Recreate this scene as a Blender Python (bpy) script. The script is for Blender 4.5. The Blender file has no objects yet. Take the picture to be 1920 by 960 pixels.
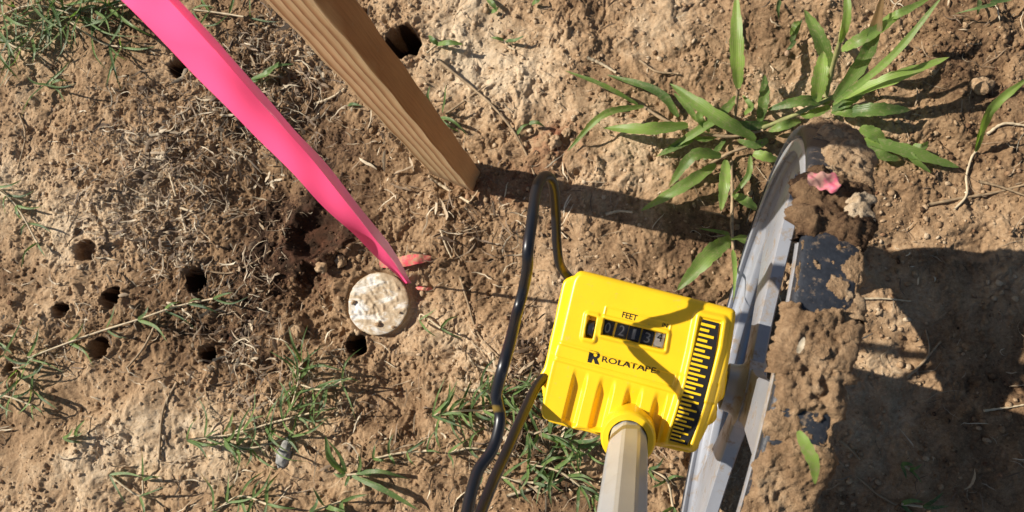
import bpy, math, random
import numpy as np
from mathutils import Vector, Matrix
random.seed(7); RNG = np.random.default_rng(11)
SC = bpy.context.scene
COL = SC.collection
# ------------------------------------------------------------------ camera (0.60 m above the soil, tipped 14 degrees)
H, F = 0.60, 1385.0
_n = np.array([1200-960, -(735-480), -F], float); _n /= np.linalg.norm(_n)
_t = np.array([0, 0, -1.0]); _v = np.cross(_n, _t); _c = _n @ _t
_K = np.array([[0, -_v[2], _v[1]], [_v[2], 0, -_v[0]], [-_v[1], _v[0], 0]])
ROT = np.eye(3) + _K + _K @ _K/(1+_c)
EYE = np.array([0, 0, H])
cam_d = bpy.data.cameras.new('camera'); cam = bpy.data.objects.new('camera', cam_d); COL.objects.link(cam)
cam_d.sensor_width = 36; cam_d.lens = F/1920*36; cam_d.clip_start = 0.01; cam_d.clip_end = 300
M4 = Matrix.Identity(4)
for i in range(3):
    for j in range(3): M4[i][j] = ROT[i, j]
    M4[i][3] = EYE[i]
cam.matrix_world = M4
cam_d.dof.use_dof = True; cam_d.dof.focus_distance = 0.47; cam_d.dof.aperture_fstop = 22.0
SC.camera = cam
# ------------------------------------------------------------------ light
AZ, EL = math.radians(-14), math.radians(39)          # direction shadows run (world), height of the sun
world = bpy.data.worlds.new('World'); SC.world = world; world.use_nodes = True
nt = world.node_tree; bg = nt.nodes['Background']
sky = nt.nodes.new('ShaderNodeTexSky'); sky.sky_type = 'NISHITA'; sky.sun_disc = False
sky.sun_elevation = EL
tosun = Vector((-math.cos(AZ)*math.cos(EL), -math.sin(AZ)*math.cos(EL), math.sin(EL)))
sky.sun_rotation = math.atan2(tosun.x, tosun.y)
nt.links.new(sky.outputs[0], bg.inputs[0]); bg.inputs[1].default_value = 0.05
sun_d = bpy.data.lights.new('sun', 'SUN'); sun = bpy.data.objects.new('sun', sun_d); COL.objects.link(sun)
sun_d.energy = 5.0; sun_d.angle = math.radians(0.5); sun_d.color = (1, 0.93, 0.83)
sun.rotation_euler = tosun.to_track_quat('Z', 'Y').to_euler()
SC.view_settings.view_transform = 'Standard'; SC.view_settings.look = 'None'
SC.view_settings.exposure = 0.48; SC.view_settings.gamma = 1.0; SC.view_settings.use_curve_mapping = False
SC.cycles.use_denoising = True
SC.cycles.max_bounces = 6; SC.cycles.diffuse_bounces = 3; SC.cycles.transparent_max_bounces = 8

# ------------------------------------------------------------------ helpers
def at(px, py, z=0.0):
    d = ROT @ np.array([px-960, -(py-480), -F]); return EYE + d*((H-z)/-d[2])
def plane_hit(px, py, O, N):
    d = ROT @ np.array([px-960, -(py-480), -F]); return EYE + d*(((O-EYE)@N)/(d@N))
def proj(P):
    q = (np.asarray(P)-EYE) @ ROT
    return np.stack([960+F*q[..., 0]/-q[..., 2], 480-F*q[..., 1]/-q[..., 2]], -1)

def hash2(ix, iy, seed):
    h = (ix.astype(np.int64)*374761393 + iy.astype(np.int64)*668265263 + seed*1442695041) & 0xffffffff
    h = ((h ^ (h >> 13))*1274126177) & 0xffffffff
    h = (h ^ (h >> 16)) & 0xffffffff
    h = (h*2246822519) & 0xffffffff
    return ((h ^ (h >> 15)) & 0xffffff)/float(0xffffff)
def noise(x, y, s, seed=0):
    x = x/s; y = y/s; ix = np.floor(x); iy = np.floor(y); fx = x-ix; fy = y-iy
    def g(a, b):
        t = hash2(ix+a, iy+b, seed)*6.2831853
        return np.cos(t)*(fx-a)+np.sin(t)*(fy-b)
    u = fx*fx*fx*(fx*(fx*6-15)+10); v = fy*fy*fy*(fy*(fy*6-15)+10)
    return 1.5*((g(0, 0)*(1-u)+g(1, 0)*u)*(1-v)+(g(0, 1)*(1-u)+g(1, 1)*u)*v)
def fbm(x, y, s, o=4, seed=0, gain=.5):
    r = 0; a = 1
    for k in range(o): r = r + a*noise(x, y, s/2**k, seed+k*17); a *= gain
    return r
def worley(x, y, s, seed=0):
    x = x/s; y = y/s; ix = np.floor(x); iy = np.floor(y); best = np.full(x.shape, 9.0); sec = best.copy(); val = np.zeros(x.shape)
    for a in (-1, 0, 1):
        for b in (-1, 0, 1):
            cx = ix+a+hash2(ix+a, iy+b, seed); cy = iy+b+hash2(ix+a, iy+b, seed+5)
            d = np.hypot(cx-x, cy-y); m = d < best
            sec = np.where(m, best, np.minimum(sec, d)); val = np.where(m, hash2(ix+a, iy+b, seed+9), val); best = np.where(m, d, best)
    return best, sec, val
def hv(v, k): return np.modf(v*97.13*k)[0]
def sstep(a, b, x):
    t = np.clip((x-a)/(b-a), 0, 1); return t*t*(3-2*t)

def mesh_np(name, V, Fq, mat, parent=None, smooth=True, attrs=None, uv=None):
    """V (n,3) array, Fq (m,k) array of equal-sized faces -> ONE mesh object"""
    me = bpy.data.meshes.new(name); V = np.asarray(V, np.float32); Fq = np.asarray(Fq, np.int32); k = Fq.shape[1]
    me.vertices.add(len(V)); me.vertices.foreach_set('co', V.ravel())
    me.loops.add(Fq.size); me.loops.foreach_set('vertex_index', Fq.ravel())
    me.polygons.add(len(Fq)); me.polygons.foreach_set('loop_start', np.arange(0, Fq.size, k, dtype=np.int32))
    try: me.polygons.foreach_set('loop_total', np.full(len(Fq), k, np.int32))
    except Exception: pass
    me.update(calc_edges=True)
    if smooth: me.polygons.foreach_set('use_smooth', np.ones(len(Fq), bool))
    for n, a in (attrs or {}).items():
        at_ = me.attributes.new(n, 'FLOAT', 'POINT'); at_.data.foreach_set('value', np.asarray(a, np.float32))
    if uv is not None:
        l = me.uv_layers.new(name='UVMap'); l.data.foreach_set('uv', np.asarray(uv, np.float32)[Fq.ravel()].ravel())
    if mat: me.materials.append(mat)
    o = bpy.data.objects.new(name, me); COL.objects.link(o)
    if parent: o.parent = parent
    return o
def grid_faces(nu, nv, off=0, wrap=False):
    i = np.arange(nu-1)[:, None]; j = np.arange(nv if wrap else nv-1)[None]
    j2 = (j+1) % nv
    return (np.stack([i*nv+j, (i+1)*nv+j, (i+1)*nv+j2, i*nv+j2], -1).reshape(-1, 4))+off
def mesh_py(name, V, Fs, mat, parent=None, smooth=False, bevel=0, seg=2):
    me = bpy.data.meshes.new(name); me.from_pydata([tuple(v) for v in V], [], [tuple(f) for f in Fs]); me.update()
    if mat: me.materials.append(mat)
    if smooth:
        for p in me.polygons: p.use_smooth = True
    o = bpy.data.objects.new(name, me); COL.objects.link(o)
    if parent: o.parent = parent
    if bevel:
        m = o.modifiers.new('b', 'BEVEL'); m.width = bevel; m.segments = seg; m.limit_method = 'ANGLE'
        for p in me.polygons: p.use_smooth = True
        m.harden_normals = True
    return o
def empty(name, loc):
    o = bpy.data.objects.new(name, None); COL.objects.link(o); o.location = tuple(loc); o.empty_display_size = .02
    return o
def tag(o, label=None, cat=None, group=None, kind=None):
    if label: o['label'] = label
    if cat: o['category'] = cat
    if group: o['group'] = group
    if kind: o['kind'] = kind
    return o
def adopt(o, parent):
    """parent a mesh whose vertices are in world coordinates, keeping it where it stands"""
    base = Vector(parent.location); q = parent.parent
    while q: base += Vector(q.location); q = q.parent
    o.parent = parent; o.location = -base
    if isinstance(o.data, bpy.types.Mesh):
        o.data.transform(Matrix.Translation(-base)); o.location = (0, 0, 0)
    return o
def spline(P, n):
    P = np.asarray(P, float); Q = np.vstack([2*P[0]-P[1], P, 2*P[-1]-P[-2]]); out = []
    m = len(P)-1
    for t in np.linspace(0, m, n):
        i = min(int(t), m-1); u = t-i; a, b, c, d = Q[i:i+4]
        out.append(.5*((2*b)+(c-a)*u+(2*a-5*b+4*c-d)*u*u+(-a+3*b-3*c+d)*u**3))
    return np.array(out)
def tube(P, r, k=10, caps=True):
    P = np.asarray(P, float); n = len(P); r = np.broadcast_to(r, (n,))
    T = np.gradient(P, axis=0); T /= np.linalg.norm(T, axis=1)[:, None]+1e-12
    up = np.array([0, 0, 1.0]) if abs(T[0][2]) < .9 else np.array([1.0, 0, 0]); N = np.cross(T[0], up); N /= np.linalg.norm(N); V = []
    for i in range(n):
        N = N-T[i]*(N@T[i]); N /= np.linalg.norm(N); B = np.cross(T[i], N)
        for a in np.arange(k)*2*np.pi/k: V.append(P[i]+r[i]*(np.cos(a)*N+np.sin(a)*B))
    V = np.array(V); Fq = grid_faces(n, k, 0, True)
    if caps:
        V = np.vstack([V, P[0], P[-1]]); c0, c1 = n*k, n*k+1
        ex = [[c0, j, (j+1) % k, (j+1) % k] for j in range(0)]
        A = np.array([[c0, (j+1) % k, j, j] for j in range(k)]); Bf = np.array([[c1, (n-1)*k+j, (n-1)*k+(j+1) % k, (n-1)*k+(j+1) % k] for j in range(k)])
        V2 = V; F3 = [tuple(f) for f in Fq]+[(c0, (j+1) % k, j) for j in range(k)]+[(c1, (n-1)*k+j, (n-1)*k+(j+1) % k) for j in range(k)]
        return V2, F3
    return V, [tuple(f) for f in Fq]

# ------------------------------------------------------------------ materials
def new_mat(name):
    m = bpy.data.materials.new(name); m.use_nodes = True; t = m.node_tree; return m, t, t.nodes['Principled BSDF'], t.nodes, t.links
def ramp(nodes, stops):
    r = nodes.new('ShaderNodeValToRGB'); e = r.color_ramp.elements
    while len(e) < len(stops): e.new(.5)
    for q, (p, c) in zip(e, stops): q.position = p; q.color = (*c, 1)
    return r
def tex(nodes, links, scale, detail=4, rough=.6, vec=None, dist=0):
    n = nodes.new('ShaderNodeTexNoise'); n.inputs['Scale'].default_value = scale; n.inputs['Detail'].default_value = detail
    n.inputs['Roughness'].default_value = rough; n.inputs['Distortion'].default_value = dist
    if vec: links.new(vec, n.inputs['Vector'])
    return n
def math_n(nodes, links, op, a, b):
    n = nodes.new('ShaderNodeMath'); n.operation = op
    for i, v in enumerate((a, b)):
        if isinstance(v, (int, float)): n.inputs[i].default_value = v
        else: links.new(v, n.inputs[i])
    return n.outputs[0]
def mixc(nodes, links, fac, a, b, mode='MIX'):
    n = nodes.new('ShaderNodeMix'); n.data_type = 'RGBA'; n.blend_type = mode
    for s, v in ((n.inputs[0], fac), (n.inputs[6], a), (n.inputs[7], b)):
        if isinstance(v, (int, float)): s.default_value = v
        elif isinstance(v, tuple): s.default_value = (*v, 1)
        else: links.new(v, s)
    return n.outputs[2]

def soil_mat(name='soil'):
    m, t, b, N, L = new_mat(name)
    geo = N.new('ShaderNodeNewGeometry').outputs['Position']
    a = N.new('ShaderNodeAttribute'); a.attribute_name = 'dry'  # soil dryness, plus the shade painted into the bored holes
    r = N.new('ShaderNodeAttribute'); r.attribute_name = 'red'
    n1 = tex(N, L, 55, 6, .65, geo); n2 = tex(N, L, 420, 5, .7, geo); n3 = tex(N, L, 1500, 3, .7, geo)
    f = math_n(N, L, 'ADD', a.outputs['Fac'], math_n(N, L, 'MULTIPLY', math_n(N, L, 'SUBTRACT', n1.outputs['Fac'], .5), .9))
    f = math_n(N, L, 'ADD', f, math_n(N, L, 'MULTIPLY', math_n(N, L, 'SUBTRACT', n2.outputs['Fac'], .5), .75))
    c = ramp(N, [(0, (.035, .018, .009)), (.06, (.12, .068, .036)), (.30, (.240, .148, .078)), (.55, (.385, .252, .142)), (.80, (.52, .378, .236)), (1, (.62, .485, .33))]); L.new(f, c.inputs[0])  # near-black end holds the painted shade of the bored holes
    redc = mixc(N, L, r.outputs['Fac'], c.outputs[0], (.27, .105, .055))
    g = ramp(N, [(.3, (.80, .80, .80)), (.7, (1.15, 1.15, 1.15))]); L.new(n3.outputs['Fac'], g.inputs[0])
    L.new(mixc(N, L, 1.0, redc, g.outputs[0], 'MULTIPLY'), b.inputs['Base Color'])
    b.inputs['Roughness'].default_value = .93; b.inputs['Specular IOR Level'].default_value = .22
    bp = N.new('ShaderNodeBump'); bp.inputs['Strength'].default_value = .9; bp.inputs['Distance'].default_value = .0014
    h = math_n(N, L, 'ADD', math_n(N, L, 'MULTIPLY', n2.outputs['Fac'], 1.0), math_n(N, L, 'MULTIPLY', n3.outputs['Fac'], .45))
    L.new(h, bp.inputs['Height']); L.new(bp.outputs[0], b.inputs['Normal'])
    return m
def leaf_mat(name, dark, light, dust=.25, trans=.35):
    m, t, b, N, L = new_mat(name)
    uv = N.new('ShaderNodeUVMap').outputs[0]; geo = N.new('ShaderNodeNewGeometry').outputs['Position']
    a = N.new('ShaderNodeAttribute'); a.attribute_name = 'tone'
    w = N.new('ShaderNodeTexWave'); w.bands_direction = 'X'; w.inputs['Scale'].default_value = 2.4; w.inputs['Distortion'].default_value = .25
    L.new(uv, w.inputs['Vector'])
    c = mixc(N, L, a.outputs['Fac'], dark, light)
    k = ramp(N, [(0, (.91, .91, .91)), (1, (1.06, 1.06, 1.03))]); L.new(w.outputs['Fac'], k.inputs[0])
    c = mixc(N, L, 1.0, c, k.outputs[0], 'MULTIPLY')
    n = tex(N, L, 330, 6, .75, geo); r = ramp(N, [(.5, (0, 0, 0)), (.72, (1, 1, 1))]); L.new(n.outputs['Fac'], r.inputs[0])
    c = mixc(N, L, math_n(N, L, 'MULTIPLY', r.outputs[0], dust), c, (.42, .36, .22))
    # dead brown tips
    tp = N.new('ShaderNodeAttribute'); tp.attribute_name = 'dead'
    c = mixc(N, L, tp.outputs['Fac'], c, (.30, .19, .09))
    L.new(c, b.inputs['Base Color']); b.inputs['Roughness'].default_value = .42; b.inputs['Specular IOR Level'].default_value = .45
    tr = N.new('ShaderNodeBsdfTranslucent'); L.new(mixc(N, L, 1.0, c, (1.3, 1.5, .5), 'MULTIPLY'), tr.inputs[0])
    mx = N.new('ShaderNodeMixShader'); mx.inputs[0].default_value = trans
    L.new(b.outputs[0], mx.inputs[1]); L.new(tr.outputs[0], mx.inputs[2]); L.new(mx.outputs[0], N['Material Output'].inputs[0])
    bp = N.new('ShaderNodeBump'); bp.inputs['Strength'].default_value = .25; bp.inputs['Distance'].default_value = .0003
    L.new(w.outputs['Fac'], bp.inputs['Height']); L.new(bp.outputs[0], b.inputs['Normal'])
    return m
def straw_mat(name='straw'):
    m, t, b, N, L = new_mat(name); a = N.new('ShaderNodeAttribute'); a.attribute_name = 'tone'
    geo = N.new('ShaderNodeNewGeometry').outputs['Position']; n = tex(N, L, 600, 4, .6, geo)
    f = math_n(N, L, 'ADD', a.outputs['Fac'], math_n(N, L, 'MULTIPLY', math_n(N, L, 'SUBTRACT', n.outputs['Fac'], .5), .5))
    c = ramp(N, [(0, (.10, .062, .035)), (.4, (.24, .165, .10)), (.7, (.42, .325, .21)), (1, (.62, .53, .38))]); L.new(f, c.inputs[0])
    L.new(c.outputs[0], b.inputs['Base Color']); b.inputs['Roughness'].default_value = .7
    return m
def plain_mat(name, col, rough=.5, spec=.5, metal=0, noise_amt=.12, nscale=80, bump=0, bscale=400, dirt=0, dirtcol=(.3, .2, .12), dscale=90, dthr=.56):
    m, t, b, N, L = new_mat(name); geo = N.new('ShaderNodeNewGeometry').outputs['Position']
    n = tex(N, L, nscale, 5, .6, geo)
    lo = tuple(x*(1-noise_amt) for x in col); hi = tuple(min(1, x*(1+noise_amt)) for x in col)
    r = ramp(N, [(.3, lo), (.7, hi)]); L.new(n.outputs['Fac'], r.inputs[0]); c = r.outputs[0]
    rg = rough
    if dirt:
        n2 = tex(N, L, dscale, 7, .72, geo); r2 = ramp(N, [(dthr, (0, 0, 0)), (dthr+.1, (1, 1, 1))]); L.new(n2.outputs['Fac'], r2.inputs[0])
        fc = math_n(N, L, 'MULTIPLY', r2.outputs[0], dirt); c = mixc(N, L, fc, c, dirtcol)
        L.new(math_n(N, L, 'ADD', math_n(N, L, 'MULTIPLY', fc, .5), rough), b.inputs['Roughness'])
    else: b.inputs['Roughness'].default_value = rough
    L.new(c, b.inputs['Base Color']); b.inputs['Specular IOR Level'].default_value = spec; b.inputs['Metallic'].default_value = metal
    if bump:
        nb = tex(N, L, bscale, 4, .6, geo); bp = N.new('ShaderNodeBump'); bp.inputs['Strength'].default_value = .5; bp.inputs['Distance'].default_value = bump
        L.new(nb.outputs['Fac'], bp.inputs['Height']); L.new(bp.outputs[0], b.inputs['Normal'])
    return m
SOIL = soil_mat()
BROAD = leaf_mat('broad_leaf', (.085, .150, .042), (.30, .44, .10), .7, .42)
BLADE = leaf_mat('grass_blade', (.055, .105, .040), (.20, .31, .09), .55, .35)
STRAW = straw_mat()
STEM = plain_mat('stem', (.26, .26, .10), .6, noise_amt=.35, nscale=150)
DRYSTEM = plain_mat('dry_stem', (.30, .21, .12), .75, noise_amt=.4, nscale=200, bump=.0004)
PALESTEM = plain_mat('pale_stem', (.50, .40, .26), .7, noise_amt=.25, nscale=200, bump=.0004)
YELLOW = plain_mat('yellow_plastic', (.87, .545, .012), .34, .5, 0, .04, 60, .00006, 1500, .5, (.48, .33, .10), 230, .60)
BLACK = plain_mat('black_print', (.012, .012, .013), .5, .3, 0, .2)
DRUM = plain_mat('drum_black', (.018, .018, .02), .3, .5, 0, .2)
WHITE = plain_mat('white_numerals', (.24, .24, .24), .5, .3, 0, .1)
RIM = plain_mat('grey_painted_metal', (.36, .375, .41), .33, .5, .25, .12, 30, .00010, 250, .75, (.27, .19, .11), 75, .53)
RUBBER = plain_mat('rubber', (.022, .025, .032), .45, .4, 0, .3, 300, .0004, 900, .8, (.24, .17, .11), 260, .56)
BOLT = plain_mat('dark_bolt', (.05, .045, .04), .4, .5, .6, .3)
HANDLE = plain_mat('handle_coating', (.44, .45, .45), .30, .5, .15, .10, 22, .00005, 900, .22, (.36, .27, .14), 35, .54)

# ------------------------------------------------------------------ the ground
GX0, GX1, GY0, GY1, ST = -0.64, 0.36, -0.13, 0.42, 0.0008
def axis(a, b):
    c = np.arange(a, b+ST/2, ST); o = []; s = ST; p = 0
    while p < 30: s *= 1.22; p += s; o.append(p)
    o = np.array(o); return np.concatenate([(a-o)[::-1], c, b+o])
def W(px, py): p = at(px, py); return p[0], p[1]
def blob(x, y, px, py, r, ry=None):
    cx, cy = W(px, py); s = 1/2300.
    return np.exp(-(((x-cx)/(r*s))**2+((y-cy)/((ry or r)*s))**2))
HOLES = [(757, 80, 38, .045), (340, 128, 23, .03), (368, 524, 27, .045), (209, 558, 24, .045), (115, 583, 17, .025), (187, 653, 22, .05), (389, 666, 17, .02),
         (671, 646, 20, .05), (684, 24, 12, .012), (16, 690, 9, .01), (880, 772, 9, .006), (158, 468, 26, .010)]
def dry_mask(x, y):
    d = .44 + .36*fbm(x, y, .11, 3, 91)
    for (px, py, r, ry, a) in ((120, 860, 330, 170, .30), (90, 420, 240, 190, .26), (960, 90, 330, 150, .30), (240, 330, 150, 120, .16), (860, 640, 110, 70, .40), (1240, 230, 220, 120, .14), (640, 620, 200, 60, .05),
                               (480, 470, 190, 170, -.42), (590, 520, 110, 130, -.10), (440, 400, 130, 60, -.14), (420, 620, 110, 60, -.22), (600, 300, 80, 90, -.08), (620, 300, 120, 170, -.22), (1150, 440, 260, 90, -.10), (1780, 800, 300, 260, -.05), (640, 800, 180, 120, -.10), (1100, 520, 120, 90, -.05), (1700, 200, 300, 200, .02)):
        d = d + a*blob(x, y, px, py, r, ry)
    return d
def straw_mask(x, y):
    s = .04+0*x
    for (px, py, r, ry, a) in ((300, 330, 190, 170, 1.), (480, 180, 150, 120, .9), (560, 90, 120, 90, .6), (430, 560, 150, 90, .5), (760, 240, 90, 100, .35), (880, 420, 140, 90, .3), (480, 690, 140, 70, .55), (560, 800, 200, 110, .3),
                               (950, 700, 90, 60, .5), (980, 820, 120, 90, .35), (100, 640, 120, 70, .3), (1120, 760, 160, 160, .25), (330, 430, 120, 60, .8)):
        s = s + a*blob(x, y, px, py, r, ry)
    return s*(1-.93*blob(x, y, 592, 470, 75, 120))*(1-.6*blob(x, y, 430, 420, 60, 60))
def height(x, y):
    dry = dry_mask(x, y); st = np.clip(straw_mask(x, y), 0, 1)
    wx = x+.006*fbm(x, y, .03, 2, 5); wy = y+.006*fbm(x, y, .03, 2, 6)
    z = .0045*fbm(x, y, .16, 3, 1)+.0046*fbm(wx, wy, .045, 4, 2)
    rough = np.clip(.55+.55*fbm(x, y, .08, 2, 31)+.5*st-.25*blob(x, y, 120, 860, 300, 150), .15, 1.4)*(1-.8*blob(x, y, 592, 440, 55, 48))*(1-.5*blob(x, y, 440, 410, 70, 60))
    z = z+.0034*rough*fbm(wx, wy, .017, 5, 3, .62)+.0020*np.clip(st, 0, 1)*fbm(wx, wy, .0055, 3, 12, .6)
    # crumbs and flakes
    b, s2, v = worley(wx, wy, .0052, 40); crumb = np.clip(s2-b, 0, .5)*2
    z = z+rough*(.0010*crumb*v+.0004*v*(v > .6))
    b, s2, v = worley(wx, wy, .0125, 44)
    z = z+.0019*np.clip((s2-b)*1.6, 0, 1)*(v > .58)*rough*v
    z = z+.00045*rough*fbm(x, y, .0028, 2, 8)
    b, s2, v = worley(wx, wy, .0085, 48); z = z+.0013*hv(v, 2)*(v > .55)*np.sqrt(np.clip(1-(b*.0085/(.0010+.0022*hv(v, 9)))**2, 0, 1))
    dg = np.clip(blob(x, y, 590, 490, 110, 130)*(1-.9*blob(x, y, 592, 440, 50, 44))+.7*blob(x, y, 440, 430, 120, 110)+.6*blob(x, y, 690, 740, 130, 70), 0, 1)
    z = z+dg*(.0042*fbm(wx, wy, .026, 4, 88, .6)+.0022*np.clip(fbm(wx, wy, .009, 3, 89), 0, 1))
    # small rain pits
    b, s2, v = worley(x+.0012*noise(x, y, .0035, 61), y+.0012*noise(x, y, .0035, 62), .0105, 60); b = b*.0105
    z = z-(.0003+.0016*hv(v, 3))*(v > .74)*np.clip(1-(b/(.0006+.0028*hv(v, 7)))**2, 0, 1)
    b, s2, v = worley(x+.003*fbm(x, y, .006, 2, 67), y+.003*fbm(x, y, .006, 2, 68), .032, 66); b = b*.032
    z = z-.0042*hv(v, 5)*(v > .70)*np.clip(1-(b/(.0014+.0058*hv(v, 11)))**2, 0, 1)
    # the dug-out hollow west of the survey cap
    def sd(px, py, rx, ry, k):
        cx, cy = W(px, py); q = np.hypot((x-cx)/(rx/2300.), (y-cy)/(ry/2300.))
        return q+.16*fbm(x, y, .02, 3, k)
    z = z-.0125*(1-sstep(.42, 1.0, sd(592, 440, 66, 54, 70)))-.0095*(1-sstep(.50, 1.0, sd(588, 555, 52, 80, 71)))+.0035*np.exp(-((sd(592, 440, 64, 52, 70)-1.12)/.16)**2)
    z = z-.009*(1-sstep(.4, 1.1, sd(480, 380, 120, 95, 72)))-.006*(1-sstep(.5, 1.1, sd(600, 240, 80, 90, 73)))
    z = z-.006*(1-sstep(.7, 1.05, sd(620, 625, 45, 30, 79)))-.005*(1-sstep(.7, 1.1, sd(790, 540, 30, 26, 80)))
    z = z+.0085*(1-sstep(.3, 1.0, sd(620, 490, 34, 26, 74)))+.006*(1-sstep(.3, 1.0, sd(655, 465, 24, 22, 75)))+.005*(1-sstep(.2, 1., sd(640, 395, 30, 22, 76)))
    z = z-.006*(1-sstep(.5, 1.05, sd(430, 625, 70, 60, 77)))-.005*(1-sstep(.5, 1.1, sd(720, 760, 100, 55, 78)))
    z = z+.004*(1-sstep(.4, 1., sd(800, 650, 60, 34, 81)))
    # red clay clods
    z = z+.004*(1-sstep(.2, 1, sd(1040, 262, 36, 26, 82)))*(.4+1.2*crumb_local(x, y))
    z = z-.004*(1-sstep(.6, 1.1, sd(1660, 640, 120, 60, 83)))*.3
    for k, (px, py, r, dpt) in enumerate(HOLES):
        cx, cy = W(px, py); R = r/2300.
        ang = np.arctan2(y-cy, x-cx); q = np.hypot(x-cx, y-cy)/R*(1+.07*np.sin(ang*2+k)+.04*np.sin(ang*5+2*k))+.13*fbm(x, y, .009, 3, 500+k)
        z = np.where(q < 1.9, z+(.0022+.0022*fbm(x, y, .006, 3, 700+k))*np.exp(-((q-1.25)/.32)**2), z)
        z = z-dpt*(1-sstep(.84, 1.04, q))
    # keep the soil flat where the stake, the cap and the wheel meet it
    for (px, py, r, zz) in ((712, 570, 64, -.001),):
        cx, cy = W(px, py); q = np.hypot(x-cx, y-cy)/(r/2300.); w = 1-sstep(.9, 1.12, q); z = z*(1-w)+zz*w
    far = sstep(.0, .4, np.maximum(np.maximum(GX0-x, x-GX1), np.maximum(GY0-y, y-GY1)))
    return z*(1-far)
def crumb_local(x, y):
    b, s2, v = worley(x, y, .006, 99); return np.clip((s2-b)*2, 0, 1)*v
gx, gy = axis(GX0, GX1), axis(GY0, GY1)
X, Y = np.meshgrid(gx, gy, indexing='ij'); x_, y_ = X.ravel(), Y.ravel()
Z = height(x_, y_)
ux = np.arange(len(gx)-0)
DRY_AND_SHADE = dry_mask(x_, y_)
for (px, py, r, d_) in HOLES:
    cx, cy = W(px, py); DRY_AND_SHADE = DRY_AND_SHADE-1.1*(1-sstep(.90, 1.06, np.hypot(x_-cx, y_-cy)/(r/2300.)))*min(1, d_/.03)  # deep shade inside the holes painted into the soil colour
RED = np.clip(blob(x_, y_, 1040, 265, 45, 35)*1.1+.6*blob(x_, y_, 960, 350, 90, 40)+.5*blob(x_, y_, 240, 310, 30, 20)+.25*blob(x_, y_, 590, 470, 90, 110), 0, 1)*np.clip(.5+fbm(x_, y_, .012, 3, 55), 0, 1)
soil = mesh_np('ground', np.stack([x_, y_, Z], 1), grid_faces(len(gx), len(gy))[:, ::-1][:, ::-1], SOIL, attrs={'dry': DRY_AND_SHADE, 'red': RED})
tag(soil, kind='structure')
ZG = Z.reshape(X.shape); i0 = int(np.argmin(abs(gx-GX0))); j0 = int(np.argmin(abs(gy-GY0)))
def gh(x, y):
    i = np.clip((np.asarray(x)-GX0)/ST+i0, 1, len(gx)-3); j = np.clip((np.asarray(y)-GY0)/ST+j0, 1, len(gy)-3)
    a, b = np.floor(i).astype(int), np.floor(j).astype(int); u, v = i-a, j-b
    return (ZG[a, b]*(1-u)+ZG[a+1, b]*u)*(1-v)+(ZG[a, b+1]*(1-u)+ZG[a+1, b+1]*u)*v
def G(px, py, dz=0.0):
    z = 0
    for _ in range(3): p = at(px, py, z+dz); z = float(gh(p[0], p[1]))
    return np.array([p[0], p[1], z+dz])

# ------------------------------------------------------------------ litter and crumbs (uncountable)
def samples(n, dens):
    out = []
    while sum(map(len, out)) < n:
        x = RNG.uniform(GX0+.01, GX1-.01, n*3); y = RNG.uniform(GY0+.01, GY1-.01, n*3)
        k = RNG.uniform(0, 1, n*3) < dens(x, y); out.append(np.stack([x, y], 1)[k])
    return np.concatenate(out)[:n]
def hole_clear(x, y):
    k = np.ones(x.shape)
    for (px, py, r, d) in HOLES:
        cx, cy = W(px, py); k = k*(np.hypot(x-cx, y-cy) > r/2300.*1.05)
    cx, cy = W(712, 570); return k*(np.hypot(x-cx, y-cy) > .029)
def strips(n, dens, lmin, lmax, wmin, wmax, lift, tone_lo, tone_hi, name, seg=6, curl=1.6):
    P = samples(n, lambda x, y: dens(x, y)*hole_clear(x, y)); a = RNG.uniform(0, 2*np.pi, n); L = lmin+(lmax-lmin)*RNG.uniform(0, 1, n)**2.2
    w = RNG.uniform(wmin, wmax, n); k = RNG.normal(0, curl, n); t = np.linspace(-.5, .5, seg)
    A = a[:, None]+k[:, None]*t[None]+RNG.normal(0, .16, (n, seg)); d = np.stack([np.cos(A), np.sin(A)], -1)*(L/(seg-1))[:, None, None]
    C = P[:, None, :]+np.cumsum(d, 1)-d.sum(1)[:, None]/2
    nrm = np.stack([-np.sin(A), np.cos(A)], -1); prof = (np.sqrt(np.clip(1-(2*np.abs(t))**4, .05, 1)))[None]*w[:, None]/2*RNG.uniform(.45, 1.15, (n, seg))
    Lf = C+nrm*prof[..., None]; Rt = C-nrm*prof[..., None]
    zc = gh(C[..., 0], C[..., 1]); zc = .55*zc+.45*zc.max(1, keepdims=True)
    tilt = RNG.normal(0, .38, n)[:, None]*t[None]*L[:, None]
    z = zc+.0004+RNG.uniform(0, lift, n)[:, None]*(.4+.6*np.cos(t*3)[None])+np.abs(tilt)*.7
    rl = RNG.normal(0, .9, n)[:, None]*prof
    V = np.stack([np.concatenate([Lf, (z+rl)[..., None]], -1), np.concatenate([C, (z+prof*.3)[..., None]], -1), np.concatenate([Rt, (z-rl)[..., None]], -1)], 2)  # n,seg,3,3
    base = np.arange(n)[:, None]*(seg*3); g = grid_faces(seg, 3)
    Fq = (base[..., None]+g[None]).reshape(-1, 4)
    tone = np.repeat(RNG.uniform(tone_lo, tone_hi, n), seg*3)
    return mesh_np(name, V.reshape(-1, 3), Fq, STRAW, attrs={'tone': tone})
o = strips(4700, lambda x, y: np.clip(straw_mask(x, y)*(.5+1.3*np.clip(fbm(x, y, .03, 3, 210)+.25, 0, 1)), 0, 1), .003, .024, .0003, .0014, .0036, -.1, .98, 'dry_grass_litter', 6, .7); tag(o, kind='stuff', label='brown and straw coloured shredded dry grass littering the soil', cat='litter')
o = strips(750, lambda x, y: np.clip(straw_mask(x, y)-.12, 0, 1), .005, .022, .0012, .0034, .004, -.2, .85, 'shredded_dead_leaves', 7, .6); tag(o, kind='stuff', label='broader torn shreds of dead grass leaf among the litter', cat='litter')
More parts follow.
